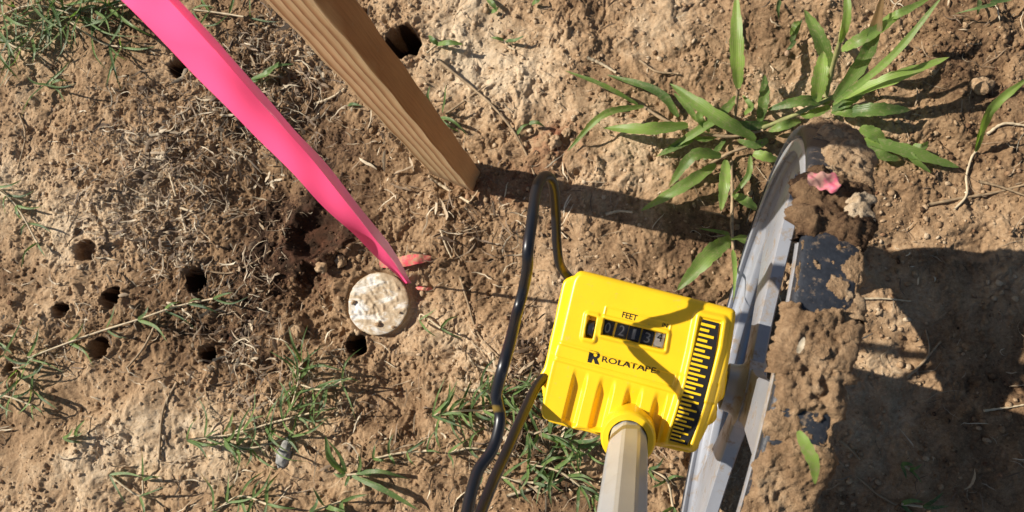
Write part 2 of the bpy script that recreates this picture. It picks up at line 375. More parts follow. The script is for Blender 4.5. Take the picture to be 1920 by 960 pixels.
o = strips(1300, lambda x, y: .25+.5*np.clip(straw_mask(x, y), 0, 1), .005, .030, .0002, .0005, .001, .1, .95, 'rootlets', 9, 1.5); tag(o, kind='stuff', label='thin pale rootlets and hair-fine dry stems lying on the soil', cat='litter')
import itertools
def lump_base():
    t = (1+5**.5)/2
    V = np.array([(-1, t, 0), (1, t, 0), (-1, -t, 0), (1, -t, 0), (0, -1, t), (0, 1, t), (0, -1, -t), (0, 1, -t), (t, 0, -1), (t, 0, 1), (-t, 0, -1), (-t, 0, 1)])/math.hypot(1, t)
    Fc = np.array([(0, 11, 5), (0, 5, 1), (0, 1, 7), (0, 7, 10), (0, 10, 11), (1, 5, 9), (5, 11, 4), (11, 10, 2), (10, 7, 6), (7, 1, 8), (3, 9, 4), (3, 4, 2), (3, 2, 6), (3, 6, 8), (3, 8, 9), (4, 9, 5), (2, 4, 11), (6, 2, 10), (8, 6, 7), (9, 8, 1)])
    return V, Fc
LB, LF = lump_base()
def crumbs(n):
    P = samples(n, lambda x, y: (.25+.55*np.clip(fbm(x, y, .06, 3, 301)+.3, 0, 1)+.5*blob(x, y, 950, 350, 110, 60)+.5*blob(x, y, 1700, 240, 260, 200)+.6*blob(x, y, 560, 540, 120, 120)+.4*blob(x, y, 1450, 350, 120, 120))*hole_clear(x, y))
    r = .00045+.0022*RNG.uniform(0, 1, n)**5
    S = r[:, None]*RNG.uniform(.6, 1.3, (n, 3)); S[:, 2] *= .75
    V = LB[None]*S[:, None]*(1+RNG.uniform(-.28, .28, (n, 12, 1)))
    a = RNG.uniform(0, 6.3, n); c, s = np.cos(a)[:, None], np.sin(a)[:, None]
    V = np.stack([V[..., 0]*c-V[..., 1]*s, V[..., 0]*s+V[..., 1]*c, V[..., 2]], -1)
    z = gh(P[:, 0], P[:, 1])+r*.25
    V += np.concatenate([P, z[:, None]], 1)[:, None]
    Fq = (np.arange(n)[:, None, None]*12+LF[None]).reshape(-1, 3)
    dry = np.repeat(dry_mask(P[:, 0], P[:, 1])+RNG.normal(.05, .16, n), 12)
    red = np.repeat(np.clip(RNG.normal(-.1, .18, n), 0, 1), 12)
    return mesh_np('soil_crumbs', V.reshape(-1, 3), Fq, SOIL, smooth=False, attrs={'dry': dry, 'red': red})
tag(crumbs(26000), kind='stuff', label='loose brown soil crumbs and grit scattered over the ground', cat='crumbs')

# ------------------------------------------------------------------ leaves, plants
def leaf_arrays(pts, width, n=18, m=5, fold=.35, twist=0., wave=.0, roll=0.):
    """blade through 3-D points; width profile narrow at both ends"""
    C = spline(pts, n); T = np.gradient(C, axis=0); T /= np.linalg.norm(T, axis=1)[:, None]+1e-12
    t = np.linspace(0, 1, n); prof = np.clip(np.sin(np.pi*np.clip(t*.86+.12, 0, 1))**.75, .03, 1); prof = prof if m > 3 else np.clip(np.minimum(1, t*5+.35)*(1-t**2.4), .02, 1); prof = prof*(1+(.07*np.sin(t*31+width*9e3)+.05*np.sin(t*67+width*4e4) if m > 3 else 0)); prof[-1] = .02; prof[0] *= .6
    up = np.array([0, 0, 1.]); V = []; UV = []
    for i in range(n):
        S = np.cross(T[i], up); q = np.linalg.norm(S)
        S = S/q if q > 1e-4 else np.array([1., 0, 0]); U = np.cross(S, T[i])
        a = roll+twist*(t[i]-.3); S2 = np.cos(a)*S+np.sin(a)*U; U2 = -np.sin(a)*S+np.cos(a)*U
        for j in range(m):
            s = -1+2*j/(m-1); w = width*.5*prof[i]
            V.append(C[i]+S2*s*w+U2*(abs(s)*fold*w+wave*w*math.sin(t[i]*17+s*2.)*abs(s))); UV.append((.5+.5*s, t[i]*4))
    return np.array(V), grid_faces(n, m), np.array(UV)
def P3(px, py, dz): return G(px, py, dz)
def tuft(name, label, cat, group, blades, stems=(), mat=None, stem_mat=None, tones=(.1, .9), sep=False, stem_r=.0009):
    """blades: list of (list of (px,py,height above soil)), width_px, tone, dead)"""
    b0 = G(*blades[0][0][0][:2]) if blades else G(*stems[0][0][:2])
    root = empty(name, b0); tag(root, label, cat, group)
    VV, FF, UU, TT, DD = [], [], [], [], []; off = 0
    for bl in blades:
        pts, w = bl[0], bl[1]; tone = bl[2] if len(bl) > 2 else random.uniform(*tones); dead = (bl[3] if len(bl) > 3 else 0) or random.choice((0, 0, .04, .07, .12)); kw = bl[4] if len(bl) > 4 else {}
        P = [P3(*p) for p in pts]; zz = np.mean([p[2] for p in P]); wm = w/F*(H-zz)*(.90 if w >= 11 else 1.02)
        big = w >= 11
        V, Fq, U = leaf_arrays(P, wm, 22 if big else 10, 7 if big else 3, kw.get('fold', .3 if big else .45), kw.get('twist', random.uniform(-.5, .5)), .10 if big else 0, kw.get('roll', random.uniform(-.3, .3)))
        tn = np.full(len(V), tone)+(.12*np.sin(U[:, 1]*2.3+w)); dd = np.clip((U[:, 1]/4-(1-dead))/.12, 0, 1) if dead else np.zeros(len(V))
        if sep:
            adopt(mesh_np('leaf', V, Fq, mat or BROAD, attrs={'tone': tn, 'dead': dd}, uv=U), root)
        else:
            VV.append(V); FF.append(Fq+off); UU.append(U); TT.append(tn); DD.append(dd); off += len(V)
    if VV: adopt(mesh_np('foliage', np.vstack(VV), np.vstack(FF), mat or BLADE, attrs={'tone': np.concatenate(TT), 'dead': np.concatenate(DD)}, uv=np.vstack(UU)), root)
    for s in stems:
        pts = s; P = np.array([P3(*p[:3]) for p in pts]); C = spline(P, 6*len(P)); r = stem_r*(1+.12*np.sin(np.arange(len(C))*1.3))
        V, Fs = tube(C, r, 7); adopt(mesh_py('stem', V, Fs, stem_mat or (PALESTEM if stem_r < .001 else STEM), smooth=True), root)
    return root
def runner_tuft(label, pts, group='wiry grass tufts rooted in the soil', n_node=5, blen=(28, 60), w=(4.5, 8), per=3, spread=1.1, hgt=.012, tones=(.1, .8), seed=0, stem=True):
    rr = random.Random(seed); P = np.array(pts, float); C = spline(np.c_[P, np.zeros(len(P))], n_node); bl = []
    for i in range(n_node):
        T = C[min(i+1, n_node-1)]-C[max(i-1, 0)]; a0 = math.atan2(T[1], T[0]); z0 = rr.uniform(.001, .005)
        for k in range(per):
            side = -1 if (k+i) % 2 else 1
            a = a0+side*rr.uniform(.25, spread) if k < per-1 or i < n_node-1 else a0+rr.uniform(-.2, .2)
            L = rr.uniform(*blen); x, y = C[i][:2]; bend = rr.uniform(-.35, .35); zt = rr.uniform(.003, hgt)
            m = (x+math.cos(a)*L*.5, y+math.sin(a)*L*.5, z0+zt*.9); t = (x+math.cos(a+bend)*L, y+math.sin(a+bend)*L, z0+zt*rr.uniform(.1, 1.25))
            bl.append(([(x, y, z0), m, t], rr.uniform(*w), rr.uniform(*tones), rr.choice([0, 0, 0, .15, .3]), {'roll': rr.uniform(-.5, .5), 'twist': rr.uniform(-.8, .8)}))
    st = [[(p[0], p[1], .002+.002*(i % 2)) for i, p in enumerate(pts)]] if stem else []
    return tuft('grass_tuft', label, 'grass', group, bl, st, BLADE)

# large crabgrass behind and left of the wheel
def LV(b, m, t, w, zb=.006, zm=.018, zt=.012, tone=.6, dead=0, **kw):
    return ([(*b, zb), (*m, zm), (*t, zt)], w, tone, dead, kw)
tuft('crabgrass_plant', 'broad leaved green grass plant spreading left of the muddy tyre, behind the yellow counter box', 'weed', 'broad leaved weeds', [
    LV((1384, 166), (1381, 90), (1381, -12), 30, .030, .045, .050, .85),
    LV((1196, 196), (1130, 160), (1058, 132), 11, .010, .022, .022, .35),
    LV((1207, 199), (1130, 216), (1063, 284), 15, .012, .022, .004, .45),
    LV((1290, 235), (1210, 243), (1130, 240), 28, .012, .020, .014, .65),
    LV((1272, 219), (1232, 172), (1138, 140), 19, .006, .012, .004, .10),
    LV((1417, 262), (1345, 222), (1256, 157), 34, .028, .040, .032, .60),
    LV((1308, 227), (1288, 200), (1263, 174), 14, .010, .018, .020, .40),
    LV((1384, 180), (1335, 228), (1230, 294), 20, .012, .016, .005, .45),
    LV((1442, 233), (1390, 236), (1322, 226), 20, .006, .014, .010, .15),
    LV((1424, 228), (1432, 185), (1434, 140), 22, .006, .014, .012, .20),
    LV((1352, 292), (1300, 292), (1253, 352), 24, .014, .024, .006, .40),
    LV((1342, 308), (1280, 350), (1202, 395), 25, .010, .018, .007, .60),
    LV((1361, 300), (1358, 345), (1352, 396), 23, .016, .022, .014, .90),
    LV((1407, 292), (1402, 330), (1372, 368), 12, .014, .020, .010, .60),
    LV((1412, 288), (1435, 294), (1462, 302), 22, .012, .016, .008, .95),
    LV((1377, 366), (1398, 378), (1422, 394), 24, .008, .010, .005, .55),
    LV((1300, 262), (1270, 275), (1235, 292), 13, .005, .008, .004, .2),
    LV((1345, 255), (1318, 262), (1296, 256), 13, .005, .010, .006, .35),
    LV((1395, 215), (1408, 200), (1392, 178), 12, .010, .020, .018, .5),
    LV((1360, 262), (1340, 286), (1318, 300), 12, .005, .009, .004, .15),
    LV((1440, 262), (1415, 272), (1380, 262), 18, .006, .012, .008, .30),
    LV((1330, 248), (1312, 222), (1318, 196), 15, .006, .014, .010, .35),
], [[(1205, 199, .008), (1245, 224, .010), (1300, 246, .010), (1370, 256, .010), (1430, 245, .008)], [(1430, 268, .008), (1375, 284, .010), (1330, 308, .008)], [(1384, 166, .028), (1380, 200, .014), (1376, 240, .004)], [(1371, 300, .004), (1373, 370, .006), (1372, 420, .006), (1376, 470, .006)]],
    BROAD, DRYSTEM, sep=True, stem_r=.0013)
tuft('crabgrass_plant', 'tall green grass plant with a long stalk leaning over the top of the muddy tyre', 'weed', 'broad leaved weeds', [
    LV((1576, 80), (1588, 30), (1586, -40), 17, .075, .095, .10, .8),
    LV((1558, 138), (1536, 75), (1508, 18), 32, .018, .026, .020, .35),
    LV((1529, 192), (1537, 145), (1544, 96), 32, .014, .030, .030, .85),
    LV((1562, 196), (1670, 108), (1768, -8), 16, .020, .070, .095, .55),
    LV((1563, 188), (1625, 98), (1656, -12), 30, .020, .050, .060, .25, .36),
    LV((1575, 184), (1670, 150), (1780, 107), 30, .020, .045, .040, .85),
    LV((1578, 212), (1640, 206), (1708, 206), 28, .012, .024, .016, .15),
    LV((1578, 94), (1620, 70), (1690, 28), 26, .040, .055, .050, .60),
    LV((1655, 38), (1690, 24), (1745, -4), 18, .045, .055, .050, .5),
    LV((1500, 40), (1490, 48), (1482, 66), 12, .01, .014, .008, .4),
    LV((1556, 190), (1500, 190), (1438, 206), 22, .012, .022, .012, .2),
    LV((1560, 205), (1590, 190), (1625, 170), 22, .012, .02, .018, .1),
    LV((1556, 200), (1520, 216), (1500, 214), 22, .010, .018, .01, .5),
    LV((1500, 226), (1470, 236), (1440, 246), 20, .008, .014, .006, .45),
    LV((1560, 208), (1590, 212), (1640, 218), 24, .012, .018, .010, .35),
], [[(1420, 244, .006), (1480, 220, .010), (1530, 196, .014), (1565, 180, .016)], [(1548, 180, .014), (1560, 130, .035), (1577, 70, .070), (1590, 0, .095), (1594, -50, .11)]],
    BROAD, STEM, sep=True, stem_r=.0019)
tuft('crabgrass_plant', 'dusty flattened grass leaves lying on the soil just right of the tyre top', 'weed', 'broad leaved weeds', [
    LV((1612, 240), (1640, 252), (1664, 272), 27, .012, .016, .008, .55),
    LV((1618, 262), (1700, 284), (1798, 314), 27, .008, .012, .006, .5, .0),
    LV((1690, 268), (1712, 298), (1745, 324), 15, .010, .010, .004, .5),
    LV((1712, 272), (1728, 276), (1741, 266), 14, .008, .012, .006, .45),
    LV((1612, 264), (1650, 290), (1690, 300), 22, .006, .010, .006, .2),
], [], BROAD, sep=True)
tuft('crabgrass_plant', 'fresh green blade and curled leaf hanging beside the grey rim above the yellow box', 'weed', 'broad leaved weeds', [
    LV((1371, 446), (1328, 480), (1270, 544), 34, .018, .035, .022, .55),
    LV((1374, 446), (1398, 452), (1421, 474), 26, .035, .048, .050, .35, roll=.5),
    LV((1420, 472), (1405, 485), (1392, 508), 34, .050, .045, .030, .7, roll=-.4),
    LV((1374, 468), (1378, 510), (1375, 568), 9, .04, .05, .05, .7),
    LV((1368, 440), (1345, 434), (1308, 428), 8, .01, .02, .018, .3),
], [[(1373, 400, .008), (1373, 440, .02), (1375, 470, .03)]], BROAD, DRYSTEM, sep=True, stem_r=.0012)
tuft('crabgrass_plant', 'single long blade arching in at the right edge of the picture', 'weed', 'broad leaved weeds', [
    LV((1830, 284), (1858, 205), (1935, 140), 20, .004, .040, .055, .7),
    LV((1830, 284), (1836, 250), (1850, 222), 9, .004, .02, .028, .35),
], [[(1830, 284, .002), (1822, 296, .004), (1812, 330, .003), (1812, 366, .002), (1790, 392, .002)]], BROAD, PALESTEM, sep=True, stem_r=.0009)
tuft('grass_sprig', 'small two bladed sprig at the top right edge', 'grass', None, [
    LV((1870, 6), (1830, 18), (1785, 30), 8, .01, .014, .008, .5), LV((1836, 0), (1834, 14), (1832, 30), 9, .004, .010, .006, .3), LV((1856, 4), (1890, 0), (1930, -14), 9, .01, .012, .01, .4)], [], BLADE)
tuft('grass_sprig', 'pale little sprig left of the leaning stalk at the top', 'grass', None, [
    LV((1462, 0), (1458, 16), (1461, 38), 9, .004, .008, .004, .4), LV((1482, 78), (1494, 56), (1504, 34), 10, .004, .01, .01, .35), LV((1490, 75), (1484, 86), (1474, 94), 9, .004, .008, .004, .3)], [], BLADE)
tuft('grass_sprig', 'two leaved green sprig just right of the large soil hole', 'grass', None, [
    LV((818, 84), (842, 80), (868, 83), 12, .004, .012, .012, .7), LV((822, 84), (812, 76), (804, 66), 12, .004, .008, .004, .4)], [[(800, 100, .002), (818, 84, .004)]], BLADE)
tuft('grass_sprig', 'small sprig with spread leaves in the pale soil right of the stake top', 'grass', None, [
    LV((945, 76), (930, 72), (920, 70), 8, .003, .008, .004, .5), LV((948, 77), (965, 76), (985, 66), 9, .003, .010, .012, .3)], [[(944, 76, .003), (955, 88, .001), (966, 94, .001)]], BLADE)
tuft('grass_sprig', 'small folded green leaves at the top edge right of the stake', 'grass', None, [
    LV((912, -6), (922, 6), (932, 18), 12, .003, .008, .006, .6), LV((922, 22), (928, 20), (936, 12), 10, .003, .006, .003, .7), LV((998, 8), (1006, 2), (1018, -6), 12, .004, .008, .006, .5)], [], BLADE)
tuft('grass_sprig', 'grey green sprig near the red clay clods', 'grass', None, [
    LV((970, 252), (980, 238), (992, 232), 8, .003, .008, .008, .5), LV((992, 232), (1006, 230), (1022, 238), 9, .008, .009, .005, .4)], [], BLADE)
tuft('grass_sprig', 'thin upright blades close to the right side of the stake', 'grass', None, [
    LV((830, 212), (834, 190), (836, 158), 7, .003, .02, .03, .35), LV((806, 196), (802, 180), (806, 160), 7, .003, .012, .016, .3), LV((826, 220), (850, 228), (878, 256), 8, .003, .014, .008, .5), LV((822, 222), (840, 236), (862, 248), 6, .003, .01, .004, .25)], [], BLADE)
tuft('grass_sprig', 'pale dusty leaf between the pink tape and the stake', 'grass', None, [
    LV((470, 148), (500, 138), (524, 116), 16, .004, .012, .012, .6), LV((490, 140), (520, 124), (552, 120), 10, .004, .010, .006, .45), LV((488, 146), (478, 152), (462, 154), 10, .004, .006, .003, .3), LV((652, 198), (664, 196), (680, 199), 8, .003, .005, .003, .2)], [], BLADE)
T = [
 ('dense dark tuft in the far top left corner', [(-20, 40), (60, 10), (150, 30)], 7, (50, 100), (6, 10), 5, 2.6, .030),
 ('dense tuft hanging from the top edge left of the pink tape', [(60, -20), (150, 20), (230, 10)], 7, (45, 95), (6, 10), 5, 2.8, .030),
 ('thick clump of blades along the upper left edge', [(-10, 60), (40, 90), (80, 40)], 5, (50, 90), (6, 9), 5, 3.0, .022),
 ('pale runner with drooping blades beside the pink tape at the top left', [(130, 40), (190, 80), (228, 88)], 4, (45, 80), (5, 9), 4, 2.2, .022),
 ('star shaped sprig of long blades in the upper left', [(84, 160), (92, 158)], 2, (40, 70), (7, 10), 4, 3.0, .018),
 ('green runner crossing behind the pink tape at the top edge', [(360, 18), (410, 24), (470, 34)], 4, (30, 55), (5, 8), 3, 2.4, .016),
 ('sparse dark runner at the left edge at mid height', [(-10, 352), (30, 385), (70, 455)], 5, (25, 50), (5, 8), 3, 1.4, .012),
 ('long low runner passing between the four aerator holes', [(50, 672), (165, 628), (260, 600), (330, 575), (400, 560)], 7, (20, 60), (5, 9), 3, .9, .012),
 ('tuft at the left edge below the small holes', [(-5, 640), (20, 690), (60, 730)], 5, (35, 65), (6, 9), 4, 2.2, .018),
 ('few flat blades on the left edge under the runner', [(-10, 740), (20, 745), (60, 760)], 3, (30, 50), (5, 8), 3, 1.6, .012),
 ('lone sprig on bare pale crust at the lower left', [(118, 822), (140, 818)], 2, (18, 30), (5, 8), 2, 1.0, .010),
 ('dry looking sprig near the bottom left edge', [(205, 890), (262, 930), (268, 900)], 3, (30, 55), (6, 8), 3, 1.2, .014),
 ('upright tuft below the survey cap', [(545, 770), (560, 715), (566, 680)], 5, (40, 75), (5, 9), 4, 1.3, .030),
 ('bushy tuft right of the upright one below the cap', [(560, 720), (600, 730), (640, 715)], 4, (35, 65), (5, 8), 4, 2.4, .022),
 ('long horizontal runner of thin blades at lower centre left', [(350, 825), (430, 815), (520, 790), (580, 775)], 8, (35, 70), (5, 8), 4, 1.4, .020),
 ('thin bladed tuft above the grey stone', [(420, 830), (470, 840), (540, 820)], 5, (35, 70), (5, 8), 4, 1.6, .018),
 ('tuft at the bottom edge left of the grey stone', [(400, 960), (450, 930), (500, 945)], 5, (35, 65), (6, 9), 4, 2.0, .020),
 ('pointed leaves at the bottom edge below the stone', [(580, 962), (610, 950), (640, 940)], 3, (30, 45), (9, 13), 3, 2.0, .016),
 ('small wiry tuft on the soil left of the wire stand', [(700, 860), (745, 850), (800, 845)], 4, (25, 45), (5, 7), 3, 1.5, .012),
 ('matted tuft behind the black wire stand', [(810, 780), (860, 770), (930, 770)], 7, (35, 65), (5, 8), 5, 2.0, .018),
 ('matted grass under the left corner of the yellow box', [(900, 730), (950, 740), (1010, 745)], 6, (30, 60), (5, 8), 5, 2.4, .016),
 ('tuft under the lower edge of the yellow box left of the handle', [(990, 810), (1050, 820), (1100, 850)], 7, (35, 70), (6, 9), 5, 2.4, .020),
 ('tuft at the bottom edge between wire stand and handle', [(990, 870), (1050, 885), (1110, 930)], 6, (40, 75), (6, 9), 4, 2.2, .020),
 ('sparse blades right of the handle near the bottom', [(1215, 880), (1250, 900), (1262, 950)], 3, (30, 55), (5, 8), 3, 2.0, .012),
 ('thin blades between the lower wires of the stand', [(900, 880), (960, 900), (1000, 905)], 4, (35, 60), (6, 8), 3, 1.8, .014),
 ('small blades under the tall leaves beside the survey cap', [(786, 600), (792, 590), (826, 615)], 2, (25, 40), (5, 7), 2, 1.6, .016),
 ('short blades in the shade at the lower right', [(1690, 870), (1705, 880)], 2, (22, 34), (7, 9), 2, .8, .006),
 ('short blades at the bottom right corner', [(1690, 945), (1730, 950)], 2, (30, 45), (7, 10), 2, .8, .006),
 ('sprig between two rim spokes near the bottom', [(1310, 905), (1330, 890)], 2, (25, 40), (5, 7), 2, 2.0, .010),
 ('low blades on the lower centre soil', [(840, 850), (880, 840), (910, 845)], 3, (22, 45), (5, 7), 3, 1.5, .012),
]
for k, (lab, pts, nn, bl, w, per, spr, hg) in enumerate(T):
    runner_tuft(lab, pts, n_node=nn, blen=(bl[0]*.95, bl[1]*1.3), w=(w[0]*.72, w[1]*.86), per=max(2, per-1), spread=spr, hgt=hg*1.15, seed=100+k, tones=(.05, .75))
tuft('grass_tuft', 'three long pale edged leaves fanning from one point right of the grey stone', 'grass', 'wiry grass tufts rooted in the soil', [
    LV((648, 888), (620, 860), (610, 818), 14, .004, .022, .030, .45), LV((650, 885), (636, 850), (612, 822), 9, .004, .02, .028, .35),
    LV((660, 892), (720, 918), (785, 956), 13, .006, .016, .010, .45), LV((668, 888), (715, 884), (772, 900), 9, .004, .014, .006, .4),
    LV((648, 888), (636, 892), (624, 886), 8, .004, .008, .006, .3), LV((655, 893), (650, 905), (646, 912), 7, .004, .008, .006, .3),
    LV((672, 885), (676, 870), (672, 850), 8, .004, .018, .026, .5), LV((700, 880), (690, 890), (680, 885), 8, .004, .008, .006, .4)], [[(650, 890, .003), (680, 888, .003)]], BLADE)

# individual dry sticks and straws
def stick(label, pts, w_px, mat=DRYSTEM, name='dry_stalk', flat=False, cat='stalk'):
    P = np.array([G(p[0], p[1], (p[2] if len(p) > 2 else .002)) for p in pts]); C = spline(P, 8*len(P)); r = w_px/F*H/2
    k = np.linspace(0, 1, len(C)); rr = r*(1-.35*k)*(1+.15*np.sin(k*40)+.1*np.sin(k*93))
    V, Fs = tube(C, rr, 7); o = mesh_py(name, V, Fs, mat, smooth=True)
    c = Vector(C[0]); o.data.transform(Matrix.Translation(-c)); o.location = c
    return tag(o, label, cat, 'loose dry stalks on the soil')
stick('long brown bent stalk running down from beside the large hole to the wire loop', [(820, 112), (880, 160), (925, 200), (962, 245), (985, 285), (1003, 330)], 6)
stick('side twig crossing the long bent stalk', [(836, 214), (870, 190), (912, 160)], 5)
stick('pale thick stalk lying against the foot of the stake', [(806, 333), (835, 352), (880, 380)], 8, PALESTEM)
stick('pale broad straw lying flat left of centre', [(254, 370), (300, 380), (366, 398)], 9, PALESTEM)
stick('upright pale straw crossing above the broad straw', [(314, 310), (322, 340), (330, 368)], 7, PALESTEM)
stick('thin straw fanning right from the litter', [(340, 402), (348, 430), (360, 470)], 6, PALESTEM)
stick('dark bent twig on the pale crust at the far left', [(36, 212), (48, 255), (34, 318)], 5)
stick('long straight stalk standing out on the crust left of the lower grass', [(332, 716), (306, 770), (298, 862)], 6)
stick('fine stalk slanting down from the runner', [(300, 592), (270, 650), (238, 690)], 6)
stick('curved pale stalk right of the middle hole', [(385, 508), (430, 512), (470, 495), (508, 470)], 4)
stick('forked twig above the wire stand', [(862, 518), (878, 570), (896, 625), (934, 668)], 5)
stick('short straw branching by the forked twig', [(826, 430), (836, 460), (846, 482)], 5, PALESTEM)
stick('curly rootlet above the forked twig', [(880, 425), (856, 436), (852, 468), (866, 488)], 3)
stick('pale stalk pointing at the yellow box', [(884, 680), (920, 694), (1010, 712)], 6, PALESTEM)
stick('broken pale stalk under the wire stand', [(868, 730), (920, 736), (968, 760)], 8, PALESTEM)
stick('dry stalk beneath the grass by the handle', [(950, 930), (1010, 912), (1090, 884)], 6, PALESTEM)
stick('branching dead runner at the right edge', [(1740, 384), (1800, 372), (1860, 362), (1925, 345)], 6)
stick('crossing dead twig near the right edge', [(1835, 340), (1875, 350), (1930, 370)], 5)
stick('pale curled stem fragment near the right edge', [(1850, 252), (1882, 232), (1925, 236)], 6, PALESTEM)
stick('pale chip of straw in the shadow of the stake', [(1136, 402), (1160, 396), (1186, 398)], 6, PALESTEM)
stick('thin pale stalk in the shade right of the tyre', [(1618, 560), (1660, 560), (1708, 565)], 4, PALESTEM)
stick('stalk in the shade reaching up from the lit patch', [(1700, 708), (1730, 680), (1764, 640)], 5)
stick('second stalk leaning beside the lit patch', [(1718, 694), (1742, 660), (1736, 618)], 4)
stick('long faint stalk across the lower right shade', [(1566, 860), (1620, 905), (1650, 930), (1710, 962)], 4)
stick('short stalk in the shade below the lit patch', [(1574, 826), (1594, 842), (1613, 862)], 5)
stick('faint pale stalk at the lower right edge', [(1845, 770), (1890, 764), (1930, 757)], 4, PALESTEM)
stick('bare straw on the soil above the broad leaves', [(1100, 108), (1128, 120), (1155, 136)], 7, PALESTEM)
stick('thin stalk with a bend on the pale upper soil', [(1198, 112), (1230, 134), (1272, 138)], 5)
stick('whitish twig between the tape and the stake', [(592, 194), (620, 182), (646, 166)], 6, PALESTEM)
stick('white root left of the upright grass tuft', [(440, 680), (462, 684), (490, 698)], 4, PALESTEM)

# grey stone
def lump(name, px, py, r, mat, squash=(1, 1, .6), rot=0, seed=0, dz=.2, sub=4, amp=.18):
    import bmesh
    bm = bmesh.new(); bmesh.ops.create_icosphere(bm, subdivisions=sub, radius=1)
    c = G(px, py); rs = r/F*H; V = np.array([v.co for v in bm.verts]); f1 = fbm(V[:, 0]*1+seed, V[:, 1]+V[:, 2]*.7, .9, 5, seed, .6); d = 1+amp*f1
    for v, k in zip(bm.verts, d): v.co = Vector((v.co.x*squash[0], v.co.y*squash[1], v.co.z*squash[2]))*rs*float(k)
    bmesh.ops.rotate(bm, verts=bm.verts, matrix=Matrix.Rotation(rot, 3, 'Z'))
    me = bpy.data.meshes.new(name); bm.to_mesh(me); bm.free(); me.materials.append(mat)
    for p in me.polygons: p.use_smooth = True
    a = me.attributes.new('dry', 'FLOAT', 'POINT'); a.data.foreach_set('value', np.full(len(V), .6, np.float32))
    o = bpy.data.objects.new(name, me); COL.objects.link(o); o.location = (c[0], c[1], c[2]+rs*squash[2]*dz); return o
STONE = plain_mat('stone', (.27, .26, .24), .8, .3, 0, .45, 260, .0008, 500)
tag(lump('stone', 535, 850, 27, STONE, (.52, 1.15, .42), math.radians(-14), 5, .35, 4, .13), 'elongated grey stone half sunk in the soil at lower centre', 'stone')
for k, (px, py, r, lab) in enumerate(((900, 705, 9, 'small clod beside the wire stand'), (1040, 268, 15, 'reddish clay clod near the wire loop'), (1062, 250, 10, 'small reddish clod right of the clay clod'), (1838, 162, 18, 'round clod in the sunlit upper right soil'),
        (1808, 49, 7, 'pale chip of stone at the top right'), (432, 806, 14, 'pale clod by the grass at lower left of centre'), (860, 700, 12, 'crumbly clod below the pale soil patch'), (606, 500, 16, 'clod inside the hollow beside the cap'), (640, 490, 13, 'second clod of the hollow, nearer the cap'),
        (560, 620, 14, 'clod at the lower rim of the hollow'), (1302, 875, 8, 'crumb of soil under the grey rim'), (1170, 200, 10, 'clod among the broad leaves'))):
    c = tag(lump('clod', px, py, r, SOIL, (1, .85, .7), k, 20+k, .3, 4, .3), lab, 'clod', 'clods of soil')

# ------------------------------------------------------------------ survey cap
def cap():
    c = G(712, 570); c[2] = 0.0; root = empty('survey_cap', c); tag(root, 'round pale survey marker cap smeared with dried mud beside the pink tape', 'marker cap')
    m, t, b, N, L = new_mat('muddy_cap'); geo = N.new('ShaderNodeNewGeometry').outputs['Position']
    mp = N.new('ShaderNodeMapping'); L.new(geo, mp.inputs[0]); mp.inputs['Rotation'].default_value = (0, 0, math.radians(-48)); mp.inputs['Scale'].default_value = (1, 2.2, 1)
    n = tex(N, L, 48, 7, .66, mp.outputs[0], .5); n2 = tex(N, L, 500, 4, .7, geo)
    at_ = N.new('ShaderNodeAttribute'); at_.attribute_name = 'edge'
    f = math_n(N, L, 'ADD', math_n(N, L, 'ADD', n.outputs['Fac'], math_n(N, L, 'MULTIPLY', n2.outputs['Fac'], .14)), at_.outputs['Fac'])
    r = ramp(N, [(.45, (.66, .64, .60)), (.54, (.54, .48, .39)), (.60, (.44, .34, .22)), (.80, (.34, .23, .13)), (1, (.26, .17, .09))]); L.new(f, r.inputs[0]); L.new(r.outputs[0], b.inputs['Base Color'])
    b.inputs['Roughness'].default_value = .75; bp = N.new('ShaderNodeBump'); bp.inputs['Distance'].default_value = .0012; bp.inputs['Strength'].default_value = .7; L.new(f, bp.inputs['Height']); L.new(bp.outputs[0], b.inputs['Normal'])
    nr, na = 60, 140; R0 = .0268; V = []; E_ = []; a = np.arange(na)*2*np.pi/na
    for i in range(nr):
        if i < 50:
            r_ = R0*i/49; rr = r_*(1+.004*np.sin(3*a)+.006*np.sin(7*a+1)*(i > 40)); x, y = rr*np.cos(a), rr*np.sin(a)
            z = .0034-.0009*(r_/R0)**24+.0005*fbm(x+3, y, .006, 4, 401)+.00045*np.sin((x*.72+y*.69)*950+3*fbm(x, y, .01, 2, 3))*np.exp(-(r_/(.8*R0))**4)
            z += .0009*sstep(.25, .6, fbm(x+1, y+2, .014, 3, 77)+.35*(r_/R0)**3)
            E_.append(.06*(r_/R0)**4+.05*(y/R0)*(r_/R0)+.05*(x/R0))
        else:
            k = (i-49)/10; rr = R0*(1+.015*k**.5); x, y = rr*np.cos(a), rr*np.sin(a); z = .0022-.012*k+0*a; E_.append(.25+0*a)
        V.append(np.stack([x, y, z+0*a], 1))
    V = np.concatenate(V); E_ = np.concatenate([np.broadcast_to(e, (na,)) for e in E_])
    o = mesh_np('cap_disc', V, grid_faces(nr, na, 0, True), m, root, attrs={'edge': E_})
    for k, (px, py, r) in enumerate(((707, 608, 6), (661, 567, 5), (748, 586, 2.5), (736, 613, 4))):
        q = at(px, py, .006); d = lump('mud_crumb', px, py, r, SOIL, (1, .8, .8), k, 50+k, .3, 2, .3); d.location = Vector((q[0], q[1], .0048))-root.location; d.parent = root
cap()

